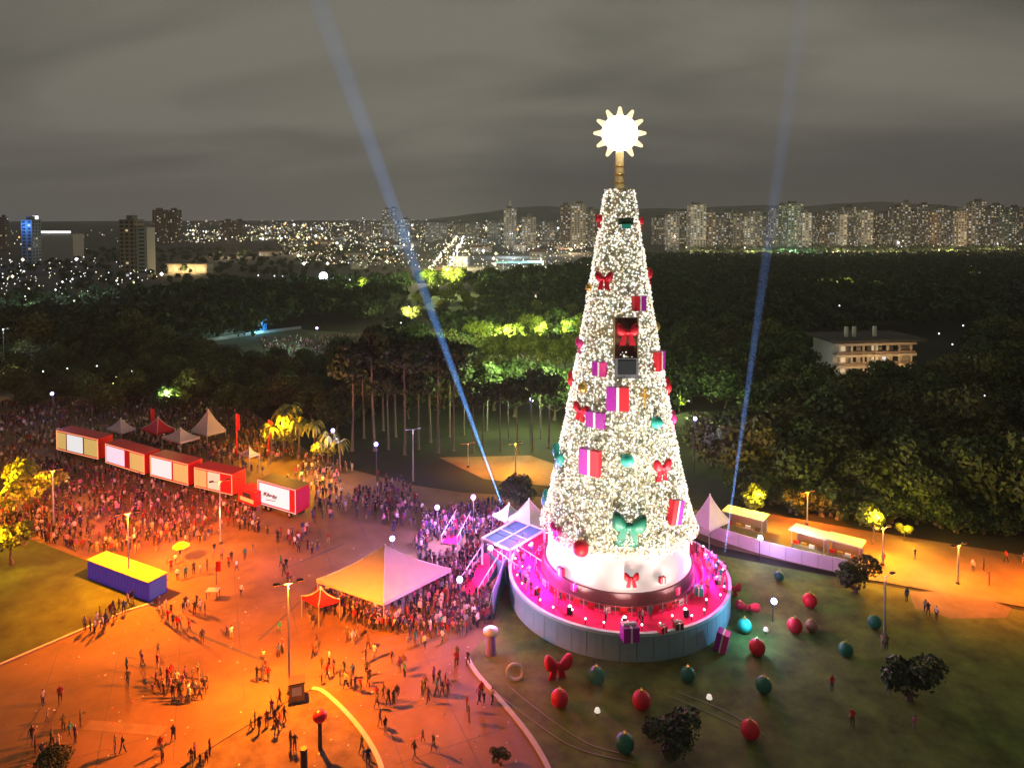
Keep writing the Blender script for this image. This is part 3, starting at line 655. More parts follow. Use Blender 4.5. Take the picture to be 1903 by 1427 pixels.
for i, (px, py, s, pw, lb) in enumerate(org):
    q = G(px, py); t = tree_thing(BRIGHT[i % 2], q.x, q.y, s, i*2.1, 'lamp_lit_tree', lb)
    lamp('tree_light', None, (q.x-.8*s, q.y-3.0*s, 6.4*s), (1, .42, .015) if px < 1000 else (1, .66, .04), pw*4.5, .3)
for px, py, s, lb in ((1590, 1100, 1.3, 'dark round bush at the edge of the lawn below the fence'), (1690, 1300, 1.35, 'dark spreading bush standing on the right lawn'), (1248, 1400, 1.1, 'dark bush on the lawn at the bottom of the picture'), (1215, 1372, .5, 'small pinkish bush beside the dark bush at the bottom'), (930, 1420, .4, 'tiny bush by the kerb at the bottom')):
    q = G(px, py); tree_thing(BUSH[0 if s > 1.2 else 1], q.x, q.y, s, px, 'round_bush', lb, 'bush')
for i, (px, py, s, lb) in enumerate(((962, 950, .55, 'dark round tree in front of the orange lit court'), (100, 1440, .25, 'low dark shrub at the lower left corner'))):
    q = G(px, py); tree_thing(BROAD[(1, 4)[i]], q.x, q.y, s, px, 'dark_tree', lb)

# ================================================================== STAGE AND CHRISTMAS TREE
TX, TY = 13.15, 84.4; SH, SR = 3.05, 13.5
CARPET = mat('red_carpet', (.60, .008, .10), .85, .12, 2)
st = thing('round_stage', 'large round red carpeted stage with a blue grey side wall', 'stage', (TX, TY, 0))
MB().disc(SR-.15, SH, 96).build('deck', CARPET, st)
n_seg = 48
panel = MB()
for k in range(1):
    a0, a1 = 0, 2*math.pi/n_seg-.004; r0, r1 = SR-.25, SR
    vs = []
    for r in (r0, r1):
        for z in (0, SH-.28):
            for j in range(3): a = a0+(a1-a0)*j/2; vs.append((r*math.cos(a), r*math.sin(a), z))
    panel.add(vs, [(6, 7, 10, 9), (7, 8, 11, 10), (9, 10, 4, 3), (10, 11, 5, 4), (0, 6, 9, 3), (8, 2, 5, 11)])
pm = panel.mesh('wall_panel', mat('stage_cladding', (.24, .38, .44), .5, .1, .7))
for k in range(n_seg): ob('wall_panel', pm, st, (0, 0, 0), 2*math.pi*k/n_seg)
MB().lathe([(SR-.3, SH-.01), (SR-.3, SH+.06), (SR+.06, SH+.06), (SR+.06, SH-.28), (SR-.1, SH-.28)], 96, smooth=False).build('rim', mat('stage_rim', (.5, .66, .7), .4), st)

tree = thing('christmas_tree', 'giant conical Christmas tree covered in white fairy lights with glowing star', 'Christmas tree', (TX, TY, SH))
Z0, Z1, RB, RT = 5.9, 47.2, 9.4, 1.62       # cone, above the stage deck
def rc(z): 
    f_ = (z-Z0)/(Z1-Z0); tier = (f_*9) % 1.0
    return RB+(RT-RB)*max(0, f_)**.8+.16*(1-tier)*(1-f_*.6)
MB().lathe([(9.5, 0), (9.5, .5), (9.2, .5), (9.2, 1.85), (9.0, 1.85)], 72, smooth=False).build('base_ring', mat('base_ring_grey', (.09, .05, .055), .6, .2, 2), tree)
MB().lathe([(8.9, 1.85), (8.65, 1.95), (8.65, 5.85), (8.9, 5.9)], 72).build('drum', emit('drum_cloth_added_glow', (1, .97, .90), .42), tree)  # floodlit white of the cloth put in as a glow of its own
core = MB(); core.lathe([(RB-.4 if i == 0 else rc(Z0+(Z1-Z0)*i/60)-.22, Z0+(Z1-Z0)*i/60) for i in range(61)], 72); core.disc(RT, Z1, 24)
NETM = mat('tree_netting', (.5, .47, .36), .8, .35, 2.5)
core.build('cone', NETM, tree)
g = np.random.default_rng(21)
def cone_pts(n, off, g):
    f_ = 1-np.sqrt(g.uniform((RT/RB)**2, 1, n)); f_ = f_/(1-RT/RB); z = Z0+.1+f_*(Z1-Z0-.2); th = g.uniform(0, 6.2832, n)
    tier = (f_*9) % 1.0; r = RB+(RT-RB)*np.maximum(f_, 0)**.8+.16*(1-tier)*(1-f_*.6)+off
    return np.stack([r*np.cos(th), r*np.sin(th), z], 1), np.stack([np.cos(th), np.sin(th), np.full(n, .2)], 1)
C, Nn = cone_pts(15000, g.uniform(-.25, .12, 15000), g); V, Fq = leaf_quads(C, Nn, .20, g)
tag(ob('garland', np_mesh('garland', V, Fq, [mat('garland_beige', (.62, .58, .45), .6, island=.3), mat('garland_green', (.34, .40, .27), .6, island=.4), mat('garland_brown', (.42, .32, .18), .6, island=.4)], g.choice(3, 15000, p=[.6, .25, .15])), tree), kind='stuff')
C, Nn = cone_pts(16500, g.uniform(0, .22, 16500), g)
FL = [emit('bulb_warm_white', (1, .91, .70), 1.25), emit('bulb_white', (.95, .98, 1), 1.35), emit('bulb_greenish', (.86, 1, .82), .7), emit('bulb_pink', (1, .78, .80), .7), emit('bulb_amber', (1, .72, .35), .6)]
tag(ob('fairy_lights', bulbs_mesh('fairy_lights', C, g.uniform(.085, .16, len(C)), FL, g.choice(5, len(C), p=[.5, .22, .13, .09, .06])), tree), kind='stuff')
# vertical light strings
for k in range(16):
    th = 2*math.pi*(k+.3)/16; vs = []
    mb = MB(); 
    for j in range(24):
        z = Z0+j*.86; r = rc(z)+.16; mb.box((r*math.cos(th), r*math.sin(th), z+.3), (.07, .07, .5), 0, th)
    tag(mb.build('light_string', FL[1], tree), kind='stuff')
MB().tube((0, 0, Z1), (0, 0, Z1+4.4), .6, .5, 14).build('mast', mat('gold_mast', (.85, .66, .34), .5, .1, 2, metal=0), tree)
for k in range(3): 
    MB().lathe([(.64, 0), (.70, .1), (.64, .2)], 14, c=(0, 0, Z1+.6+k)).build('mast_collar', GOLD, tree)
STAR = emit('star_glow', (1, .74, .42), 1.35, True); STARC = emit('star_core_glow', (1, .96, .9), 14, True)
ZS = P(1157, 248, TY).z-SH
star = MB().ball((0, 0, 0), 2.2, 24, 16, sc=(1, .5, 1)).build('star', STARC, tree, (0, 0, ZS))
for k in range(12):
    a = math.pi/2+2*math.pi*k/12; d = Vector((math.cos(a), 0, math.sin(a))); mb = MB(); mb.tube(d*1.8, d*3.1, .5, .2, 4); mb.ball(d*3.05, .2, 8, 6)
    mb.build('ray', STAR, star)
lamp('star_light', tree, (0, -4.2, ZS), (1, .85, .6), 900, 1.2)

# ornaments on the tree
gp = []
for i in range(241):
    ph = math.pi+ (math.pi)*( -.08+1.16*i/240)
    for j in range(160):
        z = -3+(Z1+3)*j/159; zz = max(z, Z0)
        r = rc(zz) if z >= Z0 else 8.8
        gp.append((ph, z, r))
gp = np.array(gp); gx = TX+gp[:, 2]*np.cos(gp[:, 0]); gy = TY+gp[:, 2]*np.sin(gp[:, 0]); gz = gp[:, 1]+SH
dep = gy*FW[1]+(gz-CAMH)*FW[2]; gpx = CX+F*gx/dep; gpy = CY-F*(gy*UP[1]+(gz-CAMH)*UP[2])/dep
def on_tree(px, py, out=.15):
    k = np.argmin((gpx-px)**2+(gpy-py)**2); ph, z, r = gp[k]
    return Vector((TX+(r+out)*math.cos(ph), TY+(r+out)*math.sin(ph), z+SH)), ph+math.pi/2
def loop_mesh(m, s=1):
    mb = MB(); mb.ball((0, 0, 0), 1, 14, 8, sc=(.62*s, .26*s, .40*s)); return mb
_bow = {}
def bow(name, loc, rz, s, m, label, roll=0.0, lie=0.0, cat='bow', group=None):
    t = thing(name, label, cat, loc, rz, group); t.rotation_euler = (lie, roll, rz)
    k = m.name
    if k not in _bow:
        L = []
        for sd in (-1, 1):
            mb = MB(); pr = []
            for i in range(11):
                u = i/10; a = u*math.pi
                pr.append((sd*(.06+.56*math.sin(a/2)**1.0*1.0), .30*math.sin(a)*1.0))
            # a fat puffed loop: hollow-looking lobe narrowing to the knot
            n = 10; vs = []
            for i in range(9):
                u = i/8; cx_ = sd*(.08+.6*u); rz_ = .10+.30*math.sin(min(1, u*1.15)*math.pi*.62)*(1 if u < .95 else .7); ry_ = .10+.16*math.sin(u*math.pi*.8)
                for j in range(n):
                    b = 2*math.pi*j/n; vs.append((cx_, ry_*math.sin(b), .22*u+rz_*math.cos(b)))
            fs = [(i*n+j, i*n+(j+1) % n, (i+1)*n+(j+1) % n, (i+1)*n+j) for i in range(8) for j in range(n)]+[tuple(range(n)), tuple(range(8*n, 9*n))]
            mb.add(vs, fs, 0, True); L.append(mb.mesh('loop', m))
        for sd in (-1, 1):
            mb = MB(); x = sd*.16
            mb.add([(x-.13, -.07, -.05), (x+.13, -.07, -.05), (x+.13, .07, -.05), (x-.13, .07, -.05), (x*2.0-.2, -.09, -.86), (x*2.0+.2, -.09, -.86), (x*2.0+.2, .03, -.86), (x*2.0-.2, .03, -.86)],
                   [(3, 2, 1, 0), (4, 5, 6, 7), (0, 1, 5, 4), (1, 2, 6, 5), (2, 3, 7, 6), (3, 0, 4, 7)]); L.append(mb.mesh('tail', m))
        mb = MB(); mb.ball((0, -.04, 0), .2, 12, 8, sc=(1, .9, .9)); L.append(mb.mesh('knot', m)); _bow[k] = L
    for nm, me in zip(('loop', 'loop', 'tail', 'tail', 'knot'), _bow[k]): ob(nm, me, t)
    s *= 1.17; t.scale = (s, s, s); return t
def gift(name, loc, rz, w_, h_, d_, m1, m2, mr, label, roll=0.0, lie=0.0, topbow=False):
    t = thing(name, label, 'gift', loc); t.rotation_euler = (lie, roll, rz)
    MB().box((-w_*.27, 0, 0), (w_*.46, d_, h_)).build('wrapped_half', m1, t); MB().box((w_*.27, 0, 0), (w_*.46, d_, h_)).build('wrapped_half', m2, t)
    MB().box((0, 0, 0), (w_*.12, d_+.08, h_+.06)).build('ribbon', mr, t)
    if topbow:
        mb = MB(); mb.ball((-.22*w_, 0, h_*.56), .2*w_, 10, 6, sc=(1, .6, .5)); mb.ball((.22*w_, 0, h_*.56), .2*w_, 10, 6, sc=(1, .6, .5)); mb.ball((0, 0, h_*.55), .1*w_, 8, 6); mb.build('ribbon_bow', mr, t)
    return t
def bauble(name, loc, r, m, label, group=None, ring=False):
    t = thing(name, label, 'bauble', loc, 0, group)
    MB().ball((0, 0, 0), r, 24, 16).build('globe', m, t); cp = MB().tube((0, 0, r*.93), (0, 0, r*1.16), r*.22, r*.18, 12).build('cap', GOLD, t)
    mb = MB()
    for i in range(10):
        a, b = 2*math.pi*i/10, 2*math.pi*(i+1)/10; q = r*.13; mb.tube((q*math.cos(a), 0, r*1.26+q*math.sin(a)), (q*math.cos(b), 0, r*1.26+q*math.sin(b)), r*.03, r*.03, 5)
    mb.build('hook', GOLD, cp); return t
bows = [(1118, 410, 1.0, RED, 'red bow on the left edge near the treetop', 0), (1193, 412, 1.0, RED, 'red bow on the right edge near the treetop', 0), (1125, 518, 1.35, RED, 'red bow on the left upper side of the tree', 0), (1199, 512, 1.35, RED, 'red bow on the right edge below the treetop', .2),
        (1062, 706, 1.35, RED, 'red bow at the left edge at middle height', .2), (1238, 718, 1.35, RED, 'red bow at the right edge at middle height', -.2), (1083, 762, 1.3, RED, 'red bow beside the purple parcel on the left face', .1), (1256, 776, 1.3, PINK, 'pinkish bow on the right edge below the middle', 0),
        (1042, 850, 1.9, TEAL, 'teal bow on the left edge at lower height', .25), (1227, 868, 1.5, RED, 'dark red bow on the right lower face', .1), (1018, 928, 1.4, TEAL, 'smaller teal bow low on the left edge', .1), (1167, 978, 2.3, GREEN, 'large dark green bow low on the front of the tree', .12),
        (1037, 986, 1.1, PINK, 'pink bow low on the left face of the tree', 0), (1284, 976, 1.1, PINK, 'pink bow low on the right edge', 0), (1172, 1072, 1.0, RED, 'red bow on the front of the white drum', 0), (1081, 640, 1.1, PINK, 'pink bow on the left edge at the upper middle', 0)]
for px, py, s, m, lb, roll in bows:
    q, rz = on_tree(px, py, .35); bow('tree_bow', q, rz, s, m, lb, roll)
gifts = [(1148, 742, 2.2, 2.3, PURPLE, RED, 0, 'large purple and red gift with white ribbon at middle height'), (1100, 857, 2.2, 2.5, PURPLE, RED, 0, 'tall purple and red gift with white ribbon on the left face'), (1251, 950, 1.7, 2.3, RED, PURPLE, .25, 'tilted red and purple gift on the lower right face'),
         (1219, 668, 1.6, 1.9, RED, PURPLE, 0, 'red and purple gift at the right edge above the middle'), (1117, 683, 1.4, 1.4, PURPLE, PINK, 0, 'small purple gift left of the dark opening'), (1184, 565, 1.4, 1.5, RED, PURPLE, 0, 'small red and purple gift above the dark opening'), (1110, 777, 1.9, 1.5, PURPLE, PURPLE, 0, 'squat purple parcel below the red bow on the left face')]
for px, py, w_, h_, m1, m2, roll, lb in gifts:
    q, rz = on_tree(px, py, .35); gift('tree_gift', q, rz, w_*1.17, h_*1.17, .8, m1, m2, RIBBON, lb, roll)
balls = [(1213, 607, .5, GOLD, 'gold bauble on the right face at the upper middle'), (1088, 718, .55, GOLD, 'gold bauble on the left face at middle height'), (1216, 782, .6, TEAL, 'dark teal bauble on the right face'), (1164, 850, .65, TEAL, 'teal bauble on the lower front'), (1082, 1014, .8, RED, 'red bauble low on the left front'), (1100, 535, .4, GOLD, 'small gold bauble on the left edge high up')]
for px, py, r, m, lb in balls:
    q, rz = on_tree(px, py, .35); bauble('tree_bauble', q, r*1.17, m, lb)
q, rz = on_tree(1195, 737, .3); t = thing('gold_angel', 'gold four pointed ornament on the right face at middle height', 'ornament', q, rz)
mb = MB(); mb.tube((0, 0, -1.1), (0, 0, .9), .1, .22, 8); mb.build('body', GOLD, t); MB().box((0, 0, .25), (1.5, .14, .42), ry=.25).build('wing', GOLD, t); MB().ball((0, 0, 1.05), .22, 10, 8).build('head', GOLD, t)
q, rz = on_tree(1162, 412, .2); t = thing('green_bow_panel', 'dark green flat bow panel high on the front of the tree', 'ornament', q, rz)
MB().box((0, 0, .15), (1.75, .4, .8)).build('panel', mat('dark_green_panel', (.03, .06, .03), .6, .2, 3), t); MB().box((0, -.22, -.45), (1.1, .2, .55)).build('tail', TEAL, t)
q, rz = on_tree(1162, 632, .1); t = thing('dark_recess', 'tall dark brown panel recess with a red bow at upper front', 'panel', q, rz)
MB().box((0, 0, 0), (2.6, .6, 5.1)).build('backboard', BROWNP, t)
for s_ in (-1, 1): MB().box((s_*1.37, -.1, 0), (.16, .7, 5.1)).build('side_post', mat('panel_post', (.3, .22, .12), .6), t)
bow('panel_bow', q+Vector((.1, -.7, 1.0)), rz, 1.55, RED, 'big red bow in the dark panel at upper front')
q, rz = on_tree(1163, 684, .25); t = thing('slate_box', 'dark slate grey square box below the dark panel', 'box', q, rz)
MB().box((0, 0, 0), (2.7, .9, 2.3)).build('casing', GREYP, t); MB().box((0, -.48, .1), (2.1, .1, 1.6)).build('front_panel', GLASSD, t)
for k, (px, py, s, m) in enumerate(((1045, 1060, .9, PINK), (1070, 1090, .8, PURPLE), (1255, 1095, .8, PINK), (1228, 1075, .7, RED))):
    q, rz = on_tree(px, py, .3); gift('drum_gift', q, rz, s, s, .5, m, m, RIBBON, ['pink parcel on the left of the white drum', 'purple parcel at the lower left of the white drum', 'pink parcel on the right of the white drum', 'red parcel on the right front of the white drum'][k])

# ring barrier round the tree
t = thing('ring_barrier', 'low red and grey ring railing round the foot of the tree', 'railing', (TX, TY, SH))
mb = MB(); n = 72; rr = 10.3
for z in (.5, 1.0): mb.lathe([(rr-.04, z-.04), (rr+.04, z-.04), (rr+.04, z+.04), (rr-.04, z+.04), (rr-.04, z-.04)], n)
mb.build('rail', mat('rail_dark_red', (.22, .03, .04), .5), t)
pm_ = MB().box((rr, 0, .55), (.08, .08, 1.1)).mesh('post', STEEL); bn = MB().box((rr, 0, .55), (.05, .76, .7)).mesh('banner_panel', RED); bn2 = MB().box((rr, 0, .55), (.05, .76, .7)).mesh('banner_panel', WHITEP)
for k in range(36):
    ob('post', pm_, t, rz=2*math.pi*k/36); ob('banner_panel', bn2 if k % 5 == 0 else bn, t, rz=2*math.pi*(k+.5)/36)
# stage edge railing posts with small white lamps
lampm = emit('footlight_glow', (1, .85, .95), 5)
fp = MB().tube((0, 0, 0), (0, 0, .5), .06, .06, 8).mesh('stand', DARK); fb = MB().ball((0, 0, .58), .11, 10, 8).mesh('bulb', lampm)
for k in range(26):
    a = math.pi+math.pi*(k+.5)/26*1.3-.5; r = SR-.7-(.9 if k % 3 == 0 else 0)
    t = thing('footlight', 'small glowing floor lamp on the red deck near the stage rim', 'lamp', (TX+r*math.cos(a), TY+r*math.sin(a), SH), 0, 'small floor lamps round the stage rim')
    ob('stand', fp, t); ob('bulb', fb, t)
# flood lamps of the stage
def flood(name, loc, color, power, label, aim=None, spot=1.4):
    t = thing(name, label, 'flood lamp', loc); MB().box((0, 0, .12), (.5, .4, .24)).build('base', DARK, t); MB().box((0, 0, .5), (.55, .3, .5)).build('housing', DARK, t)
    d = (Vector(aim)-Vector(loc)).normalized() if aim else Vector((0, 0, 1)); 
    lens = MB().ball((d.x*.2, d.y*.2, .55+d.z*.2), .22, 10, 8).build('lens', emit(name+'_lens', color, 4), t)
    L = lamp('beam', t, (d.x*.6, d.y*.6, .55+d.z*.6), color, power, .3, 'SPOT', spot); L.rotation_euler = d.to_track_quat('-Z', 'Y').to_euler(); return t
fl = [(-150, MAGENTA, 1), (-165, MAGENTA, 1.2), (170, MAGENTA, 1), (-18, MAGENTA, .9), (0, MAGENTA, .9), (-60, (1, .8, .75), .5), (-95, (1, .85, .75), .5), (-125, (1, .9, .8), .6)]
for k, (a, c, pw) in enumerate(fl):
    a = R(a); p = (TX+11.9*math.cos(a), TY+11.9*math.sin(a), SH)
    lbl = ['magenta', 'magenta', 'magenta', 'magenta', 'magenta', 'white', 'white', 'white'][k]+' flood lamp on the '+['front left', 'left', 'rear left', 'front right', 'right', 'right front', 'centre front', 'left front'][k]+' of the stage deck, aimed at the tree'
    flood('stage_flood', p, c, (4200 if c == MAGENTA else 2400)*pw, lbl, (TX, TY, SH+12))
    lamp('added_wash_fill', None, (p[0]*.92+TX*.08, p[1]*.92+TY*.08, SH+2.6), c if c == MAGENTA else (1, .35, .3), (3200 if c == MAGENTA else 1000)*pw, .3)  # added fill without a fixture, washes the deck magenta and red
for px, py, pw, c in ((915, 1165, 1500, (.35, .78, 1)), (1400, 1150, 700, (.2, .65, 1))):
    q = G(px, py, 2.6); lamp('added_stage_side_fill', None, q, c, pw, .3)  # cool fill added without a fixture to tint the stage wall
for k, (px, py, hh) in enumerate(((905, 1020, 14), (1330, 1000, 14))):
    q = G(px, py, hh); L = lamp('added_tree_wash', None, q, (1, .95, .85), 9000, .5, 'SPOT', R(50)); L.rotation_euler = (Vector((TX, TY, 27))-q).to_track_quat('-Z', 'Y').to_euler()  # spots in mid air without fixtures, added to brighten the tree
# gift boxes and rope on the deck
gift('stage_gift', G(1172, 1180, SH+.75)+Vector((0, .6, 0)), .15, 1.7, 1.5, 1.4, PURPLE, PURPLE, RIBBON, 'purple gift with white ribbon on the stage front', topbow=True)
gift('stage_gift', G(1232, 1172, SH+.4)+Vector((0, .4, 0)), .5, .8, .7, .8, RED, RED, RIBBON, 'small red gift on the right front of the stage', topbow=True)
gift('stage_gift', G(1262, 1165, SH+.35)+Vector((0, .4, 0)), .2, .9, .7, .8, BROWNP, BROWNP, RIBBON, 'small brown gift beside the small red one on the stage', topbow=True)
gift('stage_gift', G(1300, 1100, SH+.5)+Vector((0, .4, 0)), -.2, 1.0, .9, .9, TEAL, TEAL, RIBBON, 'small teal gift on the right rim of the stage', topbow=True)
# lawn decorations
for px, py, r, m, lb in ((1040, 1297, .95, RED, 'glossy red giant bauble on the lawn below the red bow'), (1192, 1300, 1.0, RED, 'glossy red giant bauble on the lawn below the stage centre'), (1394, 1355, .95, RED, 'red giant bauble lowest on the right lawn'), (1407, 1202, .98, RED, 'red giant bauble nearest the striped gift'),
                         (1477, 1162, .95, RED, 'red giant bauble in the middle of three on the right lawn'), (1505, 1115, .95, RED, 'red giant bauble farthest back on the right lawn'),
                         (1108, 1255, 1.0, GREEN, 'dark green giant bauble right beside the red bow on the lawn'), (1278, 1252, .85, GREEN, 'dark green giant bauble close below the stage wall'), (1419, 1272, .9, GREEN, 'dark green giant bauble on the right lawn with a white glint'), (1572, 1206, .85, GREEN, 'dark green giant bauble far right on the lawn'),
                         (1384, 1162, .9, TEAL, 'teal giant bauble behind the striped gift'), (1161, 1380, .95, GREEN, 'dark green giant bauble beside the bottom bush'), (1625, 1155, .85, GREEN, 'dark green giant bauble below the round bush'), (1448, 1070, .7, GREEN, 'small green bauble near the white fence'), (1508, 1162, .75, mat('bronze_foil', (.30, .14, .09), .4, .1, 3), 'brownish bauble beside the middle red one')):
    r *= .88; q = G(px, py, r); bauble('lawn_bauble', (q.x, q.y, r), r, m, lb)
q = G(957, 1248, .9); t = thing('ring_wreath', 'white open ring ornament standing on the lawn by the kerb', 'ornament', q)
mb = MB()
for i in range(24):
    a, b = 2*math.pi*i/24, 2*math.pi*(i+1)/24; mb.tube((.8*math.cos(a), 0, .8*math.sin(a)), (.8*math.cos(b), 0, .8*math.sin(b)), .17, .17, 8)
mb.build('ring', mat('white_gloss', (.6, .58, .58), .35), t); MB().box((0, 0, -.93), (1.0, .5, .1)).build('foot', DARK, t)
q = G(1037, 1236, 1.3); bow('lawn_bow', q, .3, 1.75, RED, 'big red bow standing on the lawn before the stage wall', .1)
q = G(1388, 1127, .8); bow('lawn_bow', q, -.2, 1.7, RED, 'flat lying red bow on the lawn right of the stage', .1, .9)
q = G(1362, 1092, .9); bow('lawn_bow', q, -.2, 1.2, RED, 'small red bow at the right edge of the stage', .1)
q = G(1342, 1190, 1.1); gift('lawn_gift', q, -.5, 1.3, 2.1, 1.2, PURPLE, PINK, RIBBON, 'upright purple and pink striped gift against the right stage wall', .2)
for px, py, lb in ((1110, 1330, 'small pale garden lamp left of the bottom bush'), (1318, 1305, 'small pale garden lamp in the middle of the lawn'), (1423, 1178, 'small white garden lamp between the red baubles')):
    q = G(px, py); t = thing('garden_lamp', lb, 'lamp', q); MB().tube((0, 0, 0), (0, 0, .45), .08).build('post', DARK, t); MB().tube((0, 0, .45), (0, 0, .75), .3, .2, 10).build('lamp_head', emit('garden_lamp_glow', (1, .9, .75), .7), t); L_ = lamp('added_tree_spot', t, (0, .3, .9), (1, .90, .74), 36000, .25, 'SPOT', R(52)); L_.rotation_euler = (Vector((TX, TY, 30))-q).to_track_quat('-Z', 'Y').to_euler()  # strong spot added to each garden lamp to brighten the tree
for k, pp in enumerate(([(940, 1272), (1010, 1328), (1090, 1385), (1160, 1402)], [(925, 1290), (1000, 1348), (1070, 1395), (1180, 1418)], [(1240, 1292), (1330, 1330), (1395, 1362)], [(1255, 1285), (1345, 1318), (1420, 1365)])):
    o, _ = ribbon('cable_cover', pp, .09, .03, .08, mat('cable_grey', (.20, .20, .14), .6)); del o['kind']; tag(o, ['upper pale cable running across the lawn from the kerb', 'lower pale cable running across the lawn from the kerb', 'lower cable leading to the lowest red bauble', 'upper cable leading to the lowest red bauble'][k], 'cable')

# ================================================================== LEFT: TENTS, RAMP, TRUCKS
CLOTH = mat('tent_fabric', (.55, .52, .50), .75, .06, 1)
def tent(pl_, pf, pr, pa, eave, label, name='party_tent', m=CLOTH):
    l, f_, r = G(*pl_, eave), G(*pf, eave), G(*pr, eave); bk = l+r-f_; c = (l+r)/2; ap = P(pa[0], pa[1], c.y); c = Vector((ap.x*.3+c.x*.7, c.y, 0))
    t = thing(name, label, 'tent', (c.x, c.y, 0)); o = Vector((c.x, c.y, 0)); pts = [p-o for p in (l, f_, r, bk)]; top = Vector((0, 0, ap.z))
    mb = MB()
    for i in range(4):
        a, b = pts[i], pts[(i+1) % 4]; n = 6; vs = []
        for u in range(n+1):
            for v in range(n+1):
                s = u/n; p = a.lerp(b, v/n).lerp(top, s); p.z -= .35*math.sin(math.pi*s)*(eave/3); vs.append(p)
        mb.add(vs, [(u*(n+1)+v, u*(n+1)+v+1, (u+1)*(n+1)+v+1, (u+1)*(n+1)+v) for u in range(n) for v in range(n)], 0, True)
    mb.build('roof', m, t)
    hp_ = MB()
    for p in pts:
        for u in range(6):
            s0, s1 = u/6, (u+1)/6; a_ = p.lerp(top, s0); b_ = p.lerp(top, s1); a_.z += .03-.35*math.sin(math.pi*s0)*(eave/3); b_.z += .03-.35*math.sin(math.pi*s1)*(eave/3); hp_.tube(a_, b_, .06, .06, 6)
    hp_.build('hip_seam', WHITEP, t)
    vb = MB()
    for i in range(4):
        a, b = pts[i], pts[(i+1) % 4]; vb.add([a, b, b-Vector((0, 0, .35)), a-Vector((0, 0, .35))], [(0, 1, 2, 3)])
    vb.build('valance', m, t)
    for p in pts: MB().tube((p.x*.985, p.y*.985, 0), (p.x*.985, p.y*.985, eave), .07).build('leg', STEEL, t)
    MB().ball(top+Vector((0, 0, .1)), .16, 8, 6).build('finial', WHITEP, t); return t
big = tent((588, 1077), (713, 1120), (838, 1057), (716, 1014), 3.2, 'large square pyramid tent lit orange on one side and violet on the other')
tent((1282, 968), (1318, 984), (1356, 966), (1319, 920), 3.0, 'small white peaked tent just right of the Christmas tree')
tent((940, 965), (985, 985), (1025, 962), (985, 928), 3.0, 'pale peaked tent tight behind the stage on the left')
tent((915, 955), (942, 968), (975, 955), (948, 936), 3.0, 'pinkish peaked tent left of the pale one behind the stage')
for pl_, pf, pr, pa, lb in (((355, 800), (385, 808), (420, 799), (388, 762), 'white market tent between the red poles behind the trucks'), ((300, 812), (335, 822), (372, 812), (336, 796), 'low whitish market tent behind the middle trucks'), ((262, 796), (292, 806), (326, 797), (294, 776), 'reddish lit market tent behind the second truck'), ((198, 796), (225, 804), (252, 796), (224, 778), 'teal tinted market tent behind the first truck'), ((445, 842), (463, 848), (482, 842), (464, 832), 'tiny white tent under the orange lit tree')):
    tent(pl_, pf, pr, pa, 2.8, lb, 'market_tent', RED if 'reddish' in lb else CLOTH)
# red canopy stall left of the big tent
tent((560, 1107), (592, 1124), (632, 1113), (596, 1093), 2.6, 'small bright red canopy at the corner of the big tent', 'red_canopy', mat('bright_red_cloth', (.8, .015, .02), .7, .1, 2))
# blue and yellow container
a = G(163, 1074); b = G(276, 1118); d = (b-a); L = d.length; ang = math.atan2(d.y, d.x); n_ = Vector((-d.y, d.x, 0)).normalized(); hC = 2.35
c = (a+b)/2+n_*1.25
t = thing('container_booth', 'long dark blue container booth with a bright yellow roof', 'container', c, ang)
MB().box((0, 0, hC/2), (L, 2.5, hC)).build('body', emit('navy_panel_added_glow', (.035, .015, .19), .8), t)  # blue glow put into body, ribs and doors in place of cool light
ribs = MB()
rm = MB().box((0, -1.27, hC/2), (.10, .06, hC-.3)).mesh('rib', emit('navy_rib_added_glow', (.045, .02, .22), .8))
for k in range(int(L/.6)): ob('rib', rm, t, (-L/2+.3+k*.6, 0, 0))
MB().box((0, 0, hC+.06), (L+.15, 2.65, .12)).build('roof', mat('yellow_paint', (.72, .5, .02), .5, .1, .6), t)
for k in (-1, 1): MB().box((k*(L/2+.03), 0, hC/2), (.06, 2.2, hC-.3)).build('end_door', emit('indigo_door_added_glow', (.06, .06, .25), .8), t)

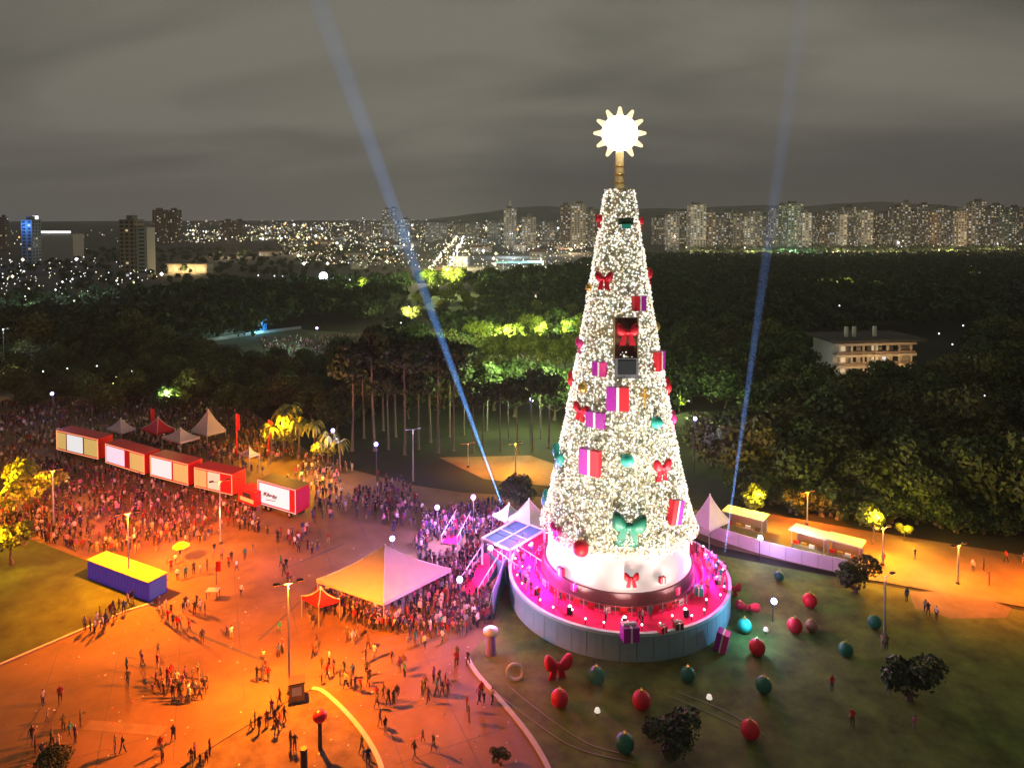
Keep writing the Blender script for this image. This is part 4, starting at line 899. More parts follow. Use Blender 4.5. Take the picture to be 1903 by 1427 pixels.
# parade trucks
SCREEN = emit('truck_screen_white', (.93, .92, .9), .85); GOLDLIT = emit('truck_gold_panel', (1, .66, .2), .6); PINKLIT = emit('truck_screen_pink', (1, .8, .95), .85)
TRIM = emit('truck_trim_lights', (1, .36, .16), 1.4)
def truck(p0, p1, h, parts, label, cab=True, endm=None, roofm=None, trim=TRIM):
    a, b = G(*p0), G(*p1); d = b-a; L = d.length; ang = math.atan2(d.y, d.x); n_ = Vector((-d.y, d.x, 0)).normalized(); wd = 2.9; c = (a+b)/2+n_*wd/2
    t = thing('parade_truck', label, 'truck', c, ang); z0 = .9
    MB().box((0, 0, z0+(h-z0)/2), (L, wd, h-z0)).build('body', REDP, t)
    MB().box((0, 0, h+.05), (L+.1, wd+.1, .1)).build('roof', roofm or REDP, t)
    MB().box((0, 0, .62), (L-.4, 1.1, .3)).build('chassis', DARK, t)
    x = -L/2
    for wfrac, m, nm in parts:
        w_ = L*wfrac; 
        if m: 
            MB().box((x+w_/2, -wd/2-.03, z0+(h-z0)*.5), (w_*.9, .06, (h-z0)*.82)).build(nm, m, t)
        x += w_
    for zz in (z0+.06, h-.06): MB().box((0, -wd/2-.05, zz), (L, .08, .09)).build('light_trim', trim, t)
    for xx in (-L/2+.05, L/2-.05): MB().box((xx, -wd/2-.05, (h+z0)/2), (.09, .08, h-z0-.25)).build('light_trim', trim, t)
    MB().box((L/2+.03, 0, z0+(h-z0)/2), (.06, wd*.86, (h-z0)*.82)).build('end_panel', endm or REDP, t)
    for xx in (-L/2+1.2, -L/2+2.3, L/2-1.5):
        for s in (-1, 1):
            wv = MB().tube((xx, s*(wd/2-.28), .5), (xx, s*(wd/2), .5), .5, .5, 14).build('wheel', TYRE, t); MB().tube((xx, s*(wd/2), .5), (xx, s*(wd/2+.02), .5), .25, .25, 10).build('rim', STEEL, wv)
    return t
def scribble(t, L, h):
    mb = MB(); g = random.Random(5); x = -L*.30
    for k in range(9): mb.box((x, -1.53, h*.58+g.uniform(-.12, .12)), (.28, .03, g.uniform(.3, .7)), 0, 0, 0, g.uniform(-.5, .5)); x += .34
    mb.box((-L*.14, -1.53, h*.42), (2.2, .03, .12), 0, 0, 0, -.08)
    mb.build('screen_lettering', mat('slate_print', (.14, .17, .25), .6), t)
truck((106, 843), (183, 862), 4.7, ((.24, GOLDLIT, 'gold_panel'), (.42, SCREEN, 'screen'), (.34, GOLDLIT, 'gold_panel')), 'red parade truck with white screen between gold panels, farthest left in the convoy')
truck((197, 868), (269, 891), 4.5, ((.52, PINKLIT, 'screen'), (.1, None, ''), (.38, GOLDLIT, 'gold_panel')), 'red parade truck with pinkish white screen, second in the convoy from the left')
truck((280, 893), (350, 912), 4.6, ((.6, SCREEN, 'screen'), (.40, GOLDLIT, 'lit_panel')), 'red parade truck with big blank white screen in the middle of the convoy')
truck((362, 914), (432, 930), 4.3, ((.34, GOLDLIT, 'gold_panel'), (.36, emit('truck_cream_panel', (1, .85, .55), .7), 'cream_panel'), (.3, mat('truck_red_panel', (.75, .03, .02), .5), 'red_panel')), 'red parade truck with gold and cream lit side, fourth in the convoy')
tk = truck((480, 945), (550, 966), 4.7, ((.88, emit('truck_screen_cool', (.9, .93, 1), .85), 'screen'), (.12, None, '')), 'red parade truck with grey print on its white screen, nearest the stage', endm=mat('crimson_panel', (.62, .015, .06), .5), roofm=mat('amber_roof', (.6, .33, .05), .5), trim=emit('truck_trim_pink', (1, .62, .6), .85))
scribble(tk, 9.0, 4.7)
# tractor unit in front of the last trailer
a = G(443, 940); b = G(474, 952); d = b-a; ang = math.atan2(d.y, d.x); n_ = Vector((-d.y, d.x, 0)).normalized(); L = d.length
t = thing('truck_cab', 'red tractor cab between the fourth trailer and the last one', 'truck', (a+b)/2+n_*1.25, ang)
MB().prism([(-L/2, -1.2), (L/2, -1.2), (L/2, 1.2), (-L/2, 1.2)], .8, 3.1).build('body', REDP, t); MB().box((0, -1.22, 2.3), (L*.5, .06, .8)).build('side_window', GLASSD, t); MB().box((-L/2-.02, 0, 2.3), (.06, 2, .9)).build('windscreen', GLASSD, t)
MB().box((0, -1.23, 1.5), (L*.8, .05, .6)).build('lit_panel', GOLDLIT, t)
for xx in (-L/2+.6, L/2-.6):
    for s in (-1, 1): MB().tube((xx, s*.95, .48), (xx, s*1.2, .48), .48, .48, 14).build('wheel', TYRE, t)
for px, py, c, pw in ((330, 862, (1, .08, .06), 900), (200, 830, (1, .08, .06), 700), (440, 900, (1, .1, .06), 700), (145, 880, (1, .35, .25), 500), (230, 915, (1, .12, .35), 700), (320, 935, (1, .15, .3), 700), (400, 955, (1, .4, .15), 600), (520, 985, (1, .25, .5), 500), (60, 850, (.9, .15, .5), 260), (150, 930, (1, .2, .35), 400)):
    lamp('added_truck_fill', None, G(px, py, 4.5 if py > 870 else 8), c, pw*1.9, .4)  # added fill without fixtures, reddens truck sides and roofs
# red banner poles
for k, (px, pb, ptp) in enumerate(((440, 848, 768), (500, 852, 780), (282, 815, 758), (386, 808, 760))):
    q = G(px, pb); h = P(px, ptp, q.y).z
    t = thing('banner_pole', ['red banner pole right of the white market tent', 'red banner pole before the orange lit tree', 'thin red banner pole above the second truck', 'red banner pole beside the white market tent, on its left'][k], 'pole', q)
    MB().tube((0, 0, 0), (0, 0, h), .16, .12).build('pole', REDP, t); MB().box((.35, 0, h-1.8), (.55, .06, 3.2)).build('banner', REDP, t); MB().tube((0, 0, 0), (0, 0, .12), .5).build('base', DARK, t)

# entrance ramp to the stage with truss canopy
def ramp(p0, p1, z0, z1, wd, label, side):
    a, b = G(*p0, z0), G(*p1, z1); d = Vector((b.x-a.x, b.y-a.y, 0)); L = d.length; ang = math.atan2(d.y, d.x)
    t = thing('entrance_ramp', label, 'ramp', (a.x, a.y, 0), ang)
    MB().add([(0, -wd/2, z0), (L, -wd/2, z1), (L, wd/2, z1), (0, wd/2, z0)], [(0, 1, 2, 3)]).build('floor', CARPET, t)
    for s in (-1, 1):
        MB().add([(0, s*(wd/2+.02), 0), (L, s*(wd/2+.02), 0), (L, s*(wd/2+.02), z1-.02), (0, s*(wd/2+.02), z0-.02), (0, s*(wd/2+.1), 0), (L, s*(wd/2+.1), 0), (L, s*(wd/2+.1), z1-.02), (0, s*(wd/2+.1), z0-.02)], [(0, 1, 2, 3), (7, 6, 5, 4), (3, 2, 6, 7)]).build('side_wall', side, t)
        rl = MB().tube((0, s*(wd/2+.06), z0+1.05), (L, s*(wd/2+.06), z1+1.05), .06).build('handrail', WHITEP, t)
        for k in range(int(L/1.6)+1):
            u = min(1, k*1.6/L); MB().box((u*L, s*(wd/2+.06), z0+(z1-z0)*u+.52), (.08, .08, 1.05)).build('post', WHITEP, rl)
    return t
TEALW = mat('teal_hoarding', (.12, .30, .32), .5, .15, 1)
ramp((868, 1105), (915, 1030), 0.2, 1.5, 2.8, 'near red carpeted ramp rising towards the back of the stage', TEALW)
ramp((835, 1010), (862, 960), .2, .9, 2.2, 'far red carpeted walkway left of the canopy', TEALW)
ramp((925, 1020), (985, 1062), 1.7, 2.9, 3.0, 'short red carpeted ramp joining the stage deck', TEALW)
q0, q1 = G(915, 1150), G(943, 1070); d = q1-q0; t = thing('teal_hoarding', 'teal slanted hoarding wall beside the left stage edge', 'wall', q0, math.atan2(d.y, d.x))
L = d.length
pmh = MB().box((0, 0, 1.6), (L/5-.05, .12, 3.2)).mesh('board', TEALW)
for k in range(5): ob('board', pmh, t, ((k+.5)*L/5, 0, 0))
for k in range(3): MB().tube((k*L/2, .7, 0), (k*L/2, .08, 2.9), .05).build('brace', STEEL, t)
# blue panelled canopy on truss
zc = 4.6
cn = [G(896, 1000, zc), G(948, 1022, zc), G(1012, 985, zc), G(958, 966, zc)]; c = sum(cn, Vector())/4
t = thing('truss_canopy', 'white truss canopy with blue roof panels beside the tree foot', 'canopy', (c.x, c.y, 0)); o = Vector((c.x, c.y, 0)); cl = [p-o for p in cn]
for i in range(2):
    for j in range(3):
        def bl(u, v): return cl[0].lerp(cl[1], u).lerp(cl[3].lerp(cl[2], u), v)
        qd = [bl((i+a)/2, (j+b)/3) for a, b in ((.04, .04), (.96, .04), (.96, .96), (.04, .96))]
        MB().add([*qd, *[p-Vector((0, 0, .05)) for p in qd]], [(0, 1, 2, 3), (7, 6, 5, 4), (0, 4, 5, 1), (1, 5, 6, 2), (2, 6, 7, 3), (3, 7, 4, 0)]).build('roof_panel', mat('blue_panel', (.16, .25, .55), .25) if (i, j) == (0, 0) else bpy.data.materials['blue_panel'], t)
fr = MB()
for i in range(4): fr.tube(cl[i], cl[(i+1) % 4], .16)
fr.tube(cl[0].lerp(cl[3], .5), cl[1].lerp(cl[2], .5), .1); fr.tube(cl[0].lerp(cl[1], .5), cl[3].lerp(cl[2], .5), .1); fr.build('truss', WHITEP, t)
for p in cl: MB().box((p.x, p.y, p.z/2), (.3, .3, p.z)).build('leg', WHITEP, t)
lamp('canopy_light', t, (0, -1, zc+4), (.8, .85, 1), 900, .3); lamp('canopy_under_light', t, (0, 0, zc-.6), (.6, .35, 1), 300, .3)
# purple totem and refuse kiosk
q = G(912, 1215); t = thing('violet_totem', 'violet column kiosk with a white top near the stage', 'kiosk', q)
MB().lathe([(.55, 0), (.55, 2.3), (.0, 2.3)], 20).build('body', mat('violet_paint', (.22, .16, .5), .5, .1, 2), t); MB().lathe([(.0, 2.3), (.8, 2.35), (.8, 2.65), (0, 2.9)], 20).build('top', WHITEP, t)
q = G(552, 1298); t = thing('plaza_kiosk', 'small brown info post box at the foot of the near lamp mast', 'kiosk', q, .3)
MB().box((0, 0, .9), (1.4, 1.1, 1.8)).build('body', mat('tan_panel', (.28, .2, .13), .6, .2, 2), t); MB().box((0, 0, 1.86), (1.6, 1.3, .12)).build('roof', DARK, t); MB().box((0, -.57, 1.1), (.9, .05, .8)).build('notice_panel', WHITEP, t)
q = G(595, 1392); t = thing('red_ball_sign', 'red round ball on a dark post on the worn grass island', 'sign', q)
h = P(595, 1330, q.y).z; MB().tube((0, 0, 0), (0, 0, h-.3), .2, .17).build('post', DARK, t); MB().ball((0, 0, h), .62, 16, 12, sc=(1, 1, .8)).build('ball', mat('bright_red_gloss', (.8, .02, .03), .35), t)
q = G(565, 1440); t = thing('dark_post', 'thick dark post at the bottom edge of the grass island', 'post', q); MB().tube((0, 0, 0), (0, 0, 2.2), .3, .28, 12).build('shaft', DARK, t); MB().tube((0, 0, 2.2), (0, 0, 2.35), .36, .3, 12).build('cap', DARK, t)
q = G(337, 1044); t = thing('yellow_umbrella', 'small yellow canopy among the people on the plaza', 'umbrella', q); MB().tube((0, 0, 0), (0, 0, 2.5), .04).build('pole', STEEL, t); MB().lathe([(1.15, 2.2), (.6, 2.6), (0, 2.8)], 8, smooth=False).build('canopy', mat('yellow_cloth', (.8, .6, .03), .7), t)
q = G(396, 1110); t = thing('grey_table', 'small grey topped table alone on the orange plaza', 'table', q); MB().box((0, 0, .95), (1.5, 1, .1)).build('table_top', STEEL, t)
for x_, y_ in ((-.65, -.4), (.65, -.4), (.65, .4), (-.65, .4)): MB().box((x_, y_, .45), (.07, .07, .9)).build('leg', DARK, t)
q = G(402, 1085); t = thing('red_pole_sign', 'slim red flag sign on the orange plaza', 'sign', q); MB().tube((0, 0, 0), (0, 0, 3), .05).build('pole', DARK, t); MB().box((.3, 0, 2.3), (.6, .05, 1.3)).build('flag', REDP, t)
# white hoarding fence along the right lawn
pts = [(1296, 990), (1345, 1008), (1400, 1026), (1460, 1042), (1520, 1056), (1575, 1068)]
zt = 2.0; W = [G(*p) for p in pts]
t = thing('hoarding_fence', 'long pale hoarding fence between the lawn and the promenade', 'fence', (0, 0, 0))
for a, b in zip(W, W[1:]):
    d = b-a; n = max(1, int(round(d.length/2.2)))
    for k in range(n):
        p = a.lerp(b, (k+.5)/n); MB().box((0, 0, 1.05), (d.length/n-.06, .08, 1.9)).build('panel', WHITEP, t, p, math.atan2(d.y, d.x))
        MB().box((0, .12, .95), (.08, .08, 1.9)).build('post', STEEL, t, a.lerp(b, k/n), math.atan2(d.y, d.x))
# market stalls behind the fence
for k, (p0, p1, lb) in enumerate((((1470, 1022), (1530, 1040), 'long pale roofed stall behind the fence, left one'), ((1538, 1040), (1596, 1056), 'orange lit stall behind the fence, right one'), ((1345, 985), (1415, 1003), 'pale roofed stall under the yellow lit round tree'))):
    a, b = G(*p0), G(*p1); d = b-a; L = d.length; ang = math.atan2(d.y, d.x); nn = Vector((-d.y, d.x, 0)).normalized()
    t = thing('market_stall', lb, 'stall', (a+b)/2+nn*1.5, ang)
    MB().box((0, 0, 2.75), (L+.6, 3.4, .14), rx=-.08).build('roof', CLOTH, t); MB().box((0, -1.1, .5), (L, .6, 1.0)).build('counter', MM('stall_wood', (.3, .2, .12), .7, .2, 2), t); MB().box((0, 1.4, 1.35), (L, .1, 2.6)).build('back_wall', mat('stall_back', (.35, .22, .15), .7), t)
    for s in (-1, 1):
        for yy in (-1.4, 1.3): MB().box((s*L/2, yy, 1.35), (.1, .1, 2.6)).build('leg', STEEL, t)
    for q_ in range(4): MB().box((-L/2+L*(q_+.5)/4, -1.1, 1.2), (.7, .4, .4)).build('goods_box', (REDP, GOLD, WHITEP, BROWNP)[q_], t)
    lamp('stall_light', t, (0, -.4, 2.3), (1, .5, .12), 150 if k < 2 else 80, .2)

# ================================================================== LAMPS
def mast(px, py, h, color, power, label, arms=2, group=None, lens=3.0, name='lamp_mast'):
    q = G(px, py); t = thing(name, label, 'street lamp', q, 0, group)
    MB().tube((0, 0, 0), (0, 0, h), .13, .07, 8).build('pole', STEEL, t); MB().tube((0, 0, 0), (0, 0, .3), .28, .2, 10).build('base', DARK, t)
    for k in range(arms):
        a = 2*math.pi*k/arms+.4; e = (1.1*math.cos(a), 1.1*math.sin(a), h+.15)
        am = MB().tube((0, 0, h-.1), e, .05).build('arm', STEEL, t)
        MB().box((e[0], e[1], h+.16), (.6, .32, .14), 0, a).build('lamp_head', DARK, am); MB().box((e[0], e[1], h+.07), (.5, .26, .05), 0, a).build('lens', emit('lens_glow', color, lens), am)
    lamp('lamp_light', t, (0, 0, h-.05), color, power*(16 if color == SODIUM else 2 if color == (1, .42, .02) else 1), .22, 'SPOT', R(158)); return t
mast(538, 1288, 11, SODIUM, 7200, 'tall lamp mast standing at the corner of the grass island', 2)
mast(240, 1092, 9.5, SODIUM, 7000, 'lamp mast right behind the blue container booth', 2)
mast(410, 1010, 9, SODIUM, 900, 'lamp mast at the edge of the crowd behind the yellow canopy')
mast(100, 985, 9, SODIUM, 1000, 'lamp mast near the bright orange tree at left')
mast(768, 897, 9.5, (.7, .5, 1), 1500, 'slim grey mast standing in the violet crowd')
mast(958, 880, 5.5, (1, .42, .02), 9000, 'lamp mast over the orange lit court behind the grove')
mast(870, 868, 4.5, SODIUM, 160, 'lamp mast at the left end of the orange court')
mast(1640, 1050, 5, SODIUM, 1000, 'lamp mast on the promenade behind the round bush')
mast(1780, 1085, 5, SODIUM, 1100, 'lamp mast on the promenade above the dirt patch')
mast(1500, 975, 5, SODIUM, 700, 'lamp mast behind the market stalls')
mast(1940, 1100, 5, SODIUM, 1100, 'lamp mast at the right end of the promenade')
mast(1643, 1195, 7.5, (1, .9, .7), 130, 'thin unlit-looking mast on the right lawn', 1, lens=.5)
mast(8, 700, 14, COOL, 5000, 'tall pole light at the parking lot on the far left', 1)
for px, py, h, pw, c, lb in ((730, 1040, 2.9, 3600, (.6, .42, 1), 'white violet flood lamp on a post behind the big tent'), (813, 1000, 4.5, 6500, (.5, .28, 1), 'violet flood lamp on a post in the crowd before the ramp'), (1411, 1043, 3.2, 1500, (.5, .4, 1), 'white violet flood lamp post at the pale fence'), (1436, 1155, 2.4, 420, (.5, .5, 1), 'bluish flood lamp post on the lawn right of the stage'), (985, 822, 9, 1800, (.3, .25, 1), 'violet lamp post in the grove left of the tree'), (700, 900, 7, 2600, VIOLET, 'violet lamp post in the dense crowd'), (620, 870, 7, 2000, VIOLET, 'violet lamp post above the far crowd'), (100, 800, 8, 1500, (.5, .35, 1), 'violet lamp post at the far left crowd'), (880, 1000, 6, 13000, (.75, .3, 1), 'pink violet lamp post beside the ramps'), (855, 1165, 5.5, 3000, (.8, .38, 1), 'pink violet lamp post right of the big tent'), (912, 1078, 4.2, 3200, (1, .2, .8), 'added magenta flood lamp on a post between the ramps'), (590, 660, 9, 2200, (.7, .5, 1), 'lilac lamp post over the far gathering'), (1290, 880, 10, 1500, (.35, .28, 1), 'violet lamp post right of the tree')):  # magenta post between the ramps is added to strengthen the light there
    q = G(px, py); t = thing('flood_post', lb, 'flood lamp', q); MB().tube((0, 0, 0), (0, 0, h), .07).build('pole', DARK, t); MB().box((0, 0, h+.2), (.6, .4, .4)).build('housing', DARK, t); MB().ball((0, -.3, h+.2), .34, 10, 8).build('lens', emit('flood_lens', c, 14), t); lamp('flood_light', t, (0, -.75, h+.25), c, pw, .25)
# bright blue white stadium lamp in the left woods
q = G(602, 545); t = thing('stadium_lamp', 'dazzling blue white lamp on a pole above the left woods', 'street lamp', q); h = P(602, 513, q.y).z
MB().tube((0, 0, 0), (0, 0, h), .25, .15).build('pole', DARK, t); MB().ball((0, -1, h), 2.5, 14, 10).build('lamp_head', emit('stadium_glow', (.75, .95, 1), 6), t); lamp('lamp_light', t, (0, -4, h), (.5, .9, 1), 14000, 1)
for px, py, c, pw in ((1480, 965, (.8, 1, .75), 1500), (1720, 1000, (.7, 1, .7), 700), (1850, 900, (.8, 1, .4), 900), (1330, 690, (1, .55, .2), 900), (1560, 690, COOL, 1200), (1450, 690, LIME, 1200), (1620, 718, LIME, 900), (1330, 800, WARM, 900), (760, 640, WARM, 2500), (1880, 520, (1, .2, .1), 900), (1810, 520, WARM, 2500), (1590, 570, WARM, 2500), (40, 700, WARM, 2500), (985, 690, (1, .7, .75), 900), (400, 640, (.8, 1, .8), 2200), (540, 622, (.7, 1, .8), 2200)):  # opening pair is added to brighten the crowns along the promenade
    q = G(px, py, 5); lamp('park_light', None, q, c, pw, .4)

# ================================================================== LIGHT BEAMS
def beam(p0, p1, Yt, r0, r1, color, power, dens, label, ext=1.0):
    a = G(*p0, .6); b = P(*p1, a.y+Yt); d = (b-a); b = a+d*ext; L = d.length*ext; r1 = r0+(r1-r0)*ext
    t = thing('searchlight', label, 'searchlight', (a.x, a.y, 0)); dn = d.normalized()
    MB().box((0, 0, .15), (.9, .9, .3)).build('base', DARK, t); MB().tube(dn*-.1+Vector((0, 0, .5)), dn*.3+Vector((0, 0, .5)), .34, .38, 16).build('housing', DARK, t)
    mb = MB(); mb.tube((0, 0, .35), (0, 0, L), r0, r1, 20); o = mb.build('light_shaft', None); o.data.materials.clear()
    m = bpy.data.materials.new('lit_mist'); m.use_nodes = True; tt = m.node_tree; tt.nodes.clear(); ou = N(tt, 'ShaderNodeOutputMaterial'); v = N(tt, 'ShaderNodeVolumePrincipled')
    v.inputs['Color'].default_value = (.30, .31, .32, 1); v.inputs['Density'].default_value = dens; v.inputs['Anisotropy'].default_value = 0; tt.links.new(v.outputs[0], ou.inputs['Volume']); o.data.materials.append(m)
    o.location = a; o.rotation_euler = dn.to_track_quat('Z', 'Y').to_euler(); tag(o, kind='stuff')
    ld = bpy.data.lights.new('search_beam', 'SPOT'); ld.shadow_soft_size = .03; ld.spot_size = 2*math.atan(r1/L); ld.spot_blend = .6; ld.energy = power; ld.color = color
    l = bpy.data.objects.new('search_beam', ld); col.objects.link(l); l.parent = t; l.location = dn*.33+Vector((0, 0, .5)); l.rotation_euler = dn.to_track_quat('-Z', 'Y').to_euler()
beam((937, 948), (790, 545), 2, .16, 1.0, (.15, .42, 1), 10500000, .017, 'searchlight throwing a blue beam up to the left', 3.6)
beam((1344, 1045), (1425, 470), 2, .12, .85, (.20, .40, 1), 5000000, .020, 'searchlight throwing a blue beam up to the right', 3.0)

# ================================================================== PEOPLE
SHIRT = {'black': (.02, .02, .022), 'dark grey': (.06, .06, .065), 'navy': (.02, .03, .09), 'dark red': (.22, .015, .02), 'white': (.7, .7, .68), 'light grey': (.38, .38, .38), 'beige': (.45, .36, .25), 'olive': (.10, .11, .04), 'brown': (.12, .06, .03), 'purple': (.16, .05, .22), 'pink': (.6, .2, .3), 'teal': (.03, .22, .22), 'red': (.55, .02, .02), 'blue': (.05, .12, .4)}
PANTS = {'black trousers': (.018, .018, .02), 'blue jeans': (.04, .06, .13), 'grey trousers': (.13, .13, .13), 'beige shorts': (.32, .26, .18), 'brown trousers': (.08, .05, .03)}
SM = {k: mat('shirt_'+k.replace(' ', '_'), c, .85) for k, c in SHIRT.items()}; PM = {k: mat(k.replace(' ', '_'), c, .85) for k, c in PANTS.items()}
SKIN = [mat('skin_fair', (.50, .30, .21), .6), mat('skin_tan', (.32, .18, .11), .6), mat('skin_dark', (.12, .065, .04), .6)]
HAIR = [mat('hair_black', (.012, .01, .01), .6), mat('hair_brown', (.05, .028, .015), .6)]; SHOE = mat('shoe', (.03, .03, .03), .6)
def person_mesh(name, legs, armL, armR, sub=1, lean=0.0):
    """one skinned body: pelvis, spine, neck, head, two arms with hands, two legs with feet"""
    V = [(0, 0, .95), (0, -lean*.3, 1.14), (0, -lean*.7, 1.34), (0, -lean, 1.49), (0, -lean-.015, 1.585), (0, -lean-.02, 1.70)]
    Rr = [(.14, .11), (.125, .095), (.165, .11), (.055, .055), (.088, .10), (.075, .085)]; E = [(0, 1), (1, 2), (2, 3), (3, 4), (4, 5)]
    for s, a in ((-1, armL), (1, armR)):
        i = len(V); el, wr = a
        V += [(s*.17, -lean*.8, 1.40), (s*el[0], el[1]-lean*.6, el[2]), (s*wr[0], wr[1]-lean*.5, wr[2])]
        w_ = Vector(V[-1]); e_ = Vector(V[-2]); hnd = w_+(w_-e_).normalized()*.13; V.append(tuple(hnd)); Rr += [(.062, .062), (.046, .046), (.034, .034), (.036, .022)]
        E += [(2, i), (i, i+1), (i+1, i+2), (i+2, i+3)]
    for s, (k, an) in zip((-1, 1), legs):
        i = len(V); V += [(s*.095, 0, .86), (s*.10, k[0], k[1]), (s*.105, an[0], an[1]), (s*.12, an[0]-.15, an[1]-.045)]; Rr += [(.095, .095), (.062, .062), (.043, .043), (.045, .032)]
        E += [(0, i), (i, i+1), (i+1, i+2), (i+2, i+3)]
    me = bpy.data.meshes.new(name); me.from_pydata(V, E, []); o = ob(name, me); sk_ = o.modifiers.new('s', 'SKIN'); 
    if sub: o.modifiers.new('d', 'SUBSURF').levels = sub
    for i, r in enumerate(Rr): me.skin_vertices[0].data[i].radius = r
    me.skin_vertices[0].data[0].use_root = True
    bpy.context.view_layer.update(); dg = bpy.context.evaluated_depsgraph_get(); ev = bpy.data.meshes.new_from_object(o.evaluated_get(dg)); bpy.data.objects.remove(o)
    ev.name = name; ev.materials.clear()
    for m in (SM['black'], PM['black trousers'], SKIN[0], HAIR[0], SHOE): ev.materials.append(m)
    mi = []
    for p in ev.polygons:
        x, y, z = p.center
        if z > 1.52 and abs(x) < .13: m = 3 if z > 1.66 or y > -lean+.02 else 2
        elif z < .09: m = 4
        elif z < .96 and abs(x) < .205: m = 1
        elif abs(x) > .20 and (z < 1.22 or z > 1.46): m = 2
        else: m = 0
        mi.append(m)
    ev.polygons.foreach_set('material_index', mi); ev.polygons.foreach_set('use_smooth', [True]*len(mi)); return ev
ST = (((0, .49), (.03, .085)), ((0, .49), (.03, .085))); WK = (((-.14, .50), (-.20, .10)), ((.06, .50), (.27, .13))); WK2 = (((.05, .50), (.22, .12)), ((-.12, .50), (-.16, .09)))
DN = ((.235, .02, 1.14), (.25, -.03, .90)); FWD = ((.235, -.10, 1.15), (.20, -.24, .99)); BK = ((.235, .12, 1.15), (.25, .17, .93)); UPA = ((.27, -.14, 1.46), (.17, -.24, 1.68)); HOLD = ((.24, -.10, 1.14), (.10, -.30, 1.20)); HIP = ((.33, .06, 1.18), (.19, -.03, 1.02))
POSES = [('standing', person_mesh('person', ST, DN, DN)), ('walking', person_mesh('person', WK, BK, FWD, lean=.03)), ('walking', person_mesh('person', WK2, FWD, BK, lean=.03)), ('arm raised', person_mesh('person', ST, DN, UPA)), ('holding a phone', person_mesh('person', ST, HOLD, HOLD)), ('hand on hip', person_mesh('person', ST, HIP, DN))]
used = set(); NP = [0]
def person(x, y, z, where, group, g, colors=None, pose=None, s=None, rz=None, dark=.55):
    for _ in range(400):
        k = g.choices(range(6), (3, 2.5, 2.5, .7, 1, .8))[0] if pose is None else pose
        c = g.choice(['black', 'dark grey', 'navy', 'dark red', 'brown', 'olive', 'purple']) if g.random() < dark else g.choice(['white', 'light grey', 'beige', 'pink', 'teal', 'red', 'blue', 'white'])
        if colors: c = g.choice(colors)
        p = g.choice(list(PANTS)); child = g.random() < .1
        lb = f"{'child' if child else 'person'} in {c} top, {p}, {POSES[k][0]} {where}"
        if lb not in used: break
    used.add(lb); sc_ = (s or g.uniform(.94, 1.07))*(.68 if child else 1)
    o = ob('person', POSES[k][1], None, (x, y, z), g.uniform(0, 6.28) if rz is None else rz); o.scale = (sc_*g.uniform(.95, 1.12), sc_*g.uniform(.95, 1.1), sc_)
    for i, m in enumerate((SM[c], PM[p], g.choice(SKIN), g.choice(HAIR), SHOE)): o.material_slots[i].link = 'OBJECT'; o.material_slots[i].material = m
    tag(o, lb, 'person', group); NP[0] += 1
def put(lst, where, group, seed, **k):
    g = random.Random(seed)
    for px, py in lst:
        q = G(px, py); person(q.x, q.y, .02, where, group, g, **k)
put([(158,1172),(168,1174),(180,1165),(190,1170),(186,1152),(198,1158),(205,1146),(214,1150),(222,1136),(230,1140),(238,1128),(176,1178),(196,1166),(210,1140),(246,1122)], 'queueing below the blue container', 'people queueing below the blue container', 1)
put([(296,1142),(303,1152),(312,1160),(322,1166),(330,1172),(340,1145),(350,1138),(362,1142),(372,1140),(381,1143),(318,1140),(345,1132),(333,1168),(309,1130),(296,1134),(366,1128)], 'right of the blue container', 'people standing right of the blue container', 2)
put([(376,1196),(430,1188),(422,1180),(448,1108),(352,1178)], 'alone on the orange plaza', 'people alone on the orange plaza', 3)
put([(293,1242),(265,1240),(262,1226),(236,1250),(238,1275),(294,1215)], 'left of the huddle on the plaza', 'people left of the huddle', 4)
put([(284,1290),(296,1284),(305,1296),(316,1288),(322,1302),(334,1296),(340,1282),(350,1300),(362,1294),(371,1300),(380,1290),(386,1280),(312,1272),(328,1276),(344,1268),(358,1270),(300,1268),(369,1262),(376,1276),(336,1306),(352,1306),(290,1278),(318,1262)], 'in the huddle at lower left', 'people of the tight huddle on the plaza', 5, dark=.8)
put([(490,1226),(518,1222),(478,1268),(488,1264),(499,1267),(494,1252),(520,1180),(525,1214)], 'left of the near lamp mast', 'people left of the near lamp mast', 6)
put([(466,1358),(482,1362),(496,1350),(511,1346),(520,1354),(528,1342),(505,1330),(520,1312),(474,1352),(540,1392),(548,1396),(514,1366)], 'beside the grass island', 'people at the edge of the grass island', 7, dark=.85)
put([(80,1310),(112,1306),(88,1342),(118,1360),(66,1400),(78,1412),(130,1372),(96,1388),(108,1396),(60,1384),(150,1350),(140,1380)], 'in the dim lower left corner', 'people in the dim lower left corner', 8, dark=.9)
put([(322,1378),(298,1400),(302,1416),(228,1400),(362,1412),(372,1424),(384,1418),(390,1405),(356,1424),(214,1402)], 'at the bottom left edge', 'people on the bottom left pavement', 9, dark=.85)
put([(582,1222),(598,1242),(608,1262),(620,1252),(632,1272),(643,1280),(652,1276),(660,1284),(655,1262),(670,1288),(612,1235),(588,1205),(640,1255),(598,1272)], 'right of the near mast', 'people walking right of the near mast', 10)
put([(655,1198),(684,1208),(680,1232),(682,1256),(684,1276),(696,1225),(728,1236),(750,1245),(752,1258),(686,1270),(663,1186),(645,1192),(742,1250)], 'on paving below the tent', 'people on paving below the tent', 11)
put([(700,1316),(706,1350),(722,1312),(732,1310),(738,1302),(712,1300),(700,1305),(716,1364)], 'in the group casting long shadows', 'people casting long shadows', 12, dark=.85)
put([(785,1292),(796,1306),(812,1290),(822,1296),(828,1280),(816,1274),(806,1268),(832,1294),(790,1284)], 'in the cluster below the tent', 'people in the cluster on the paving', 13, dark=.8)
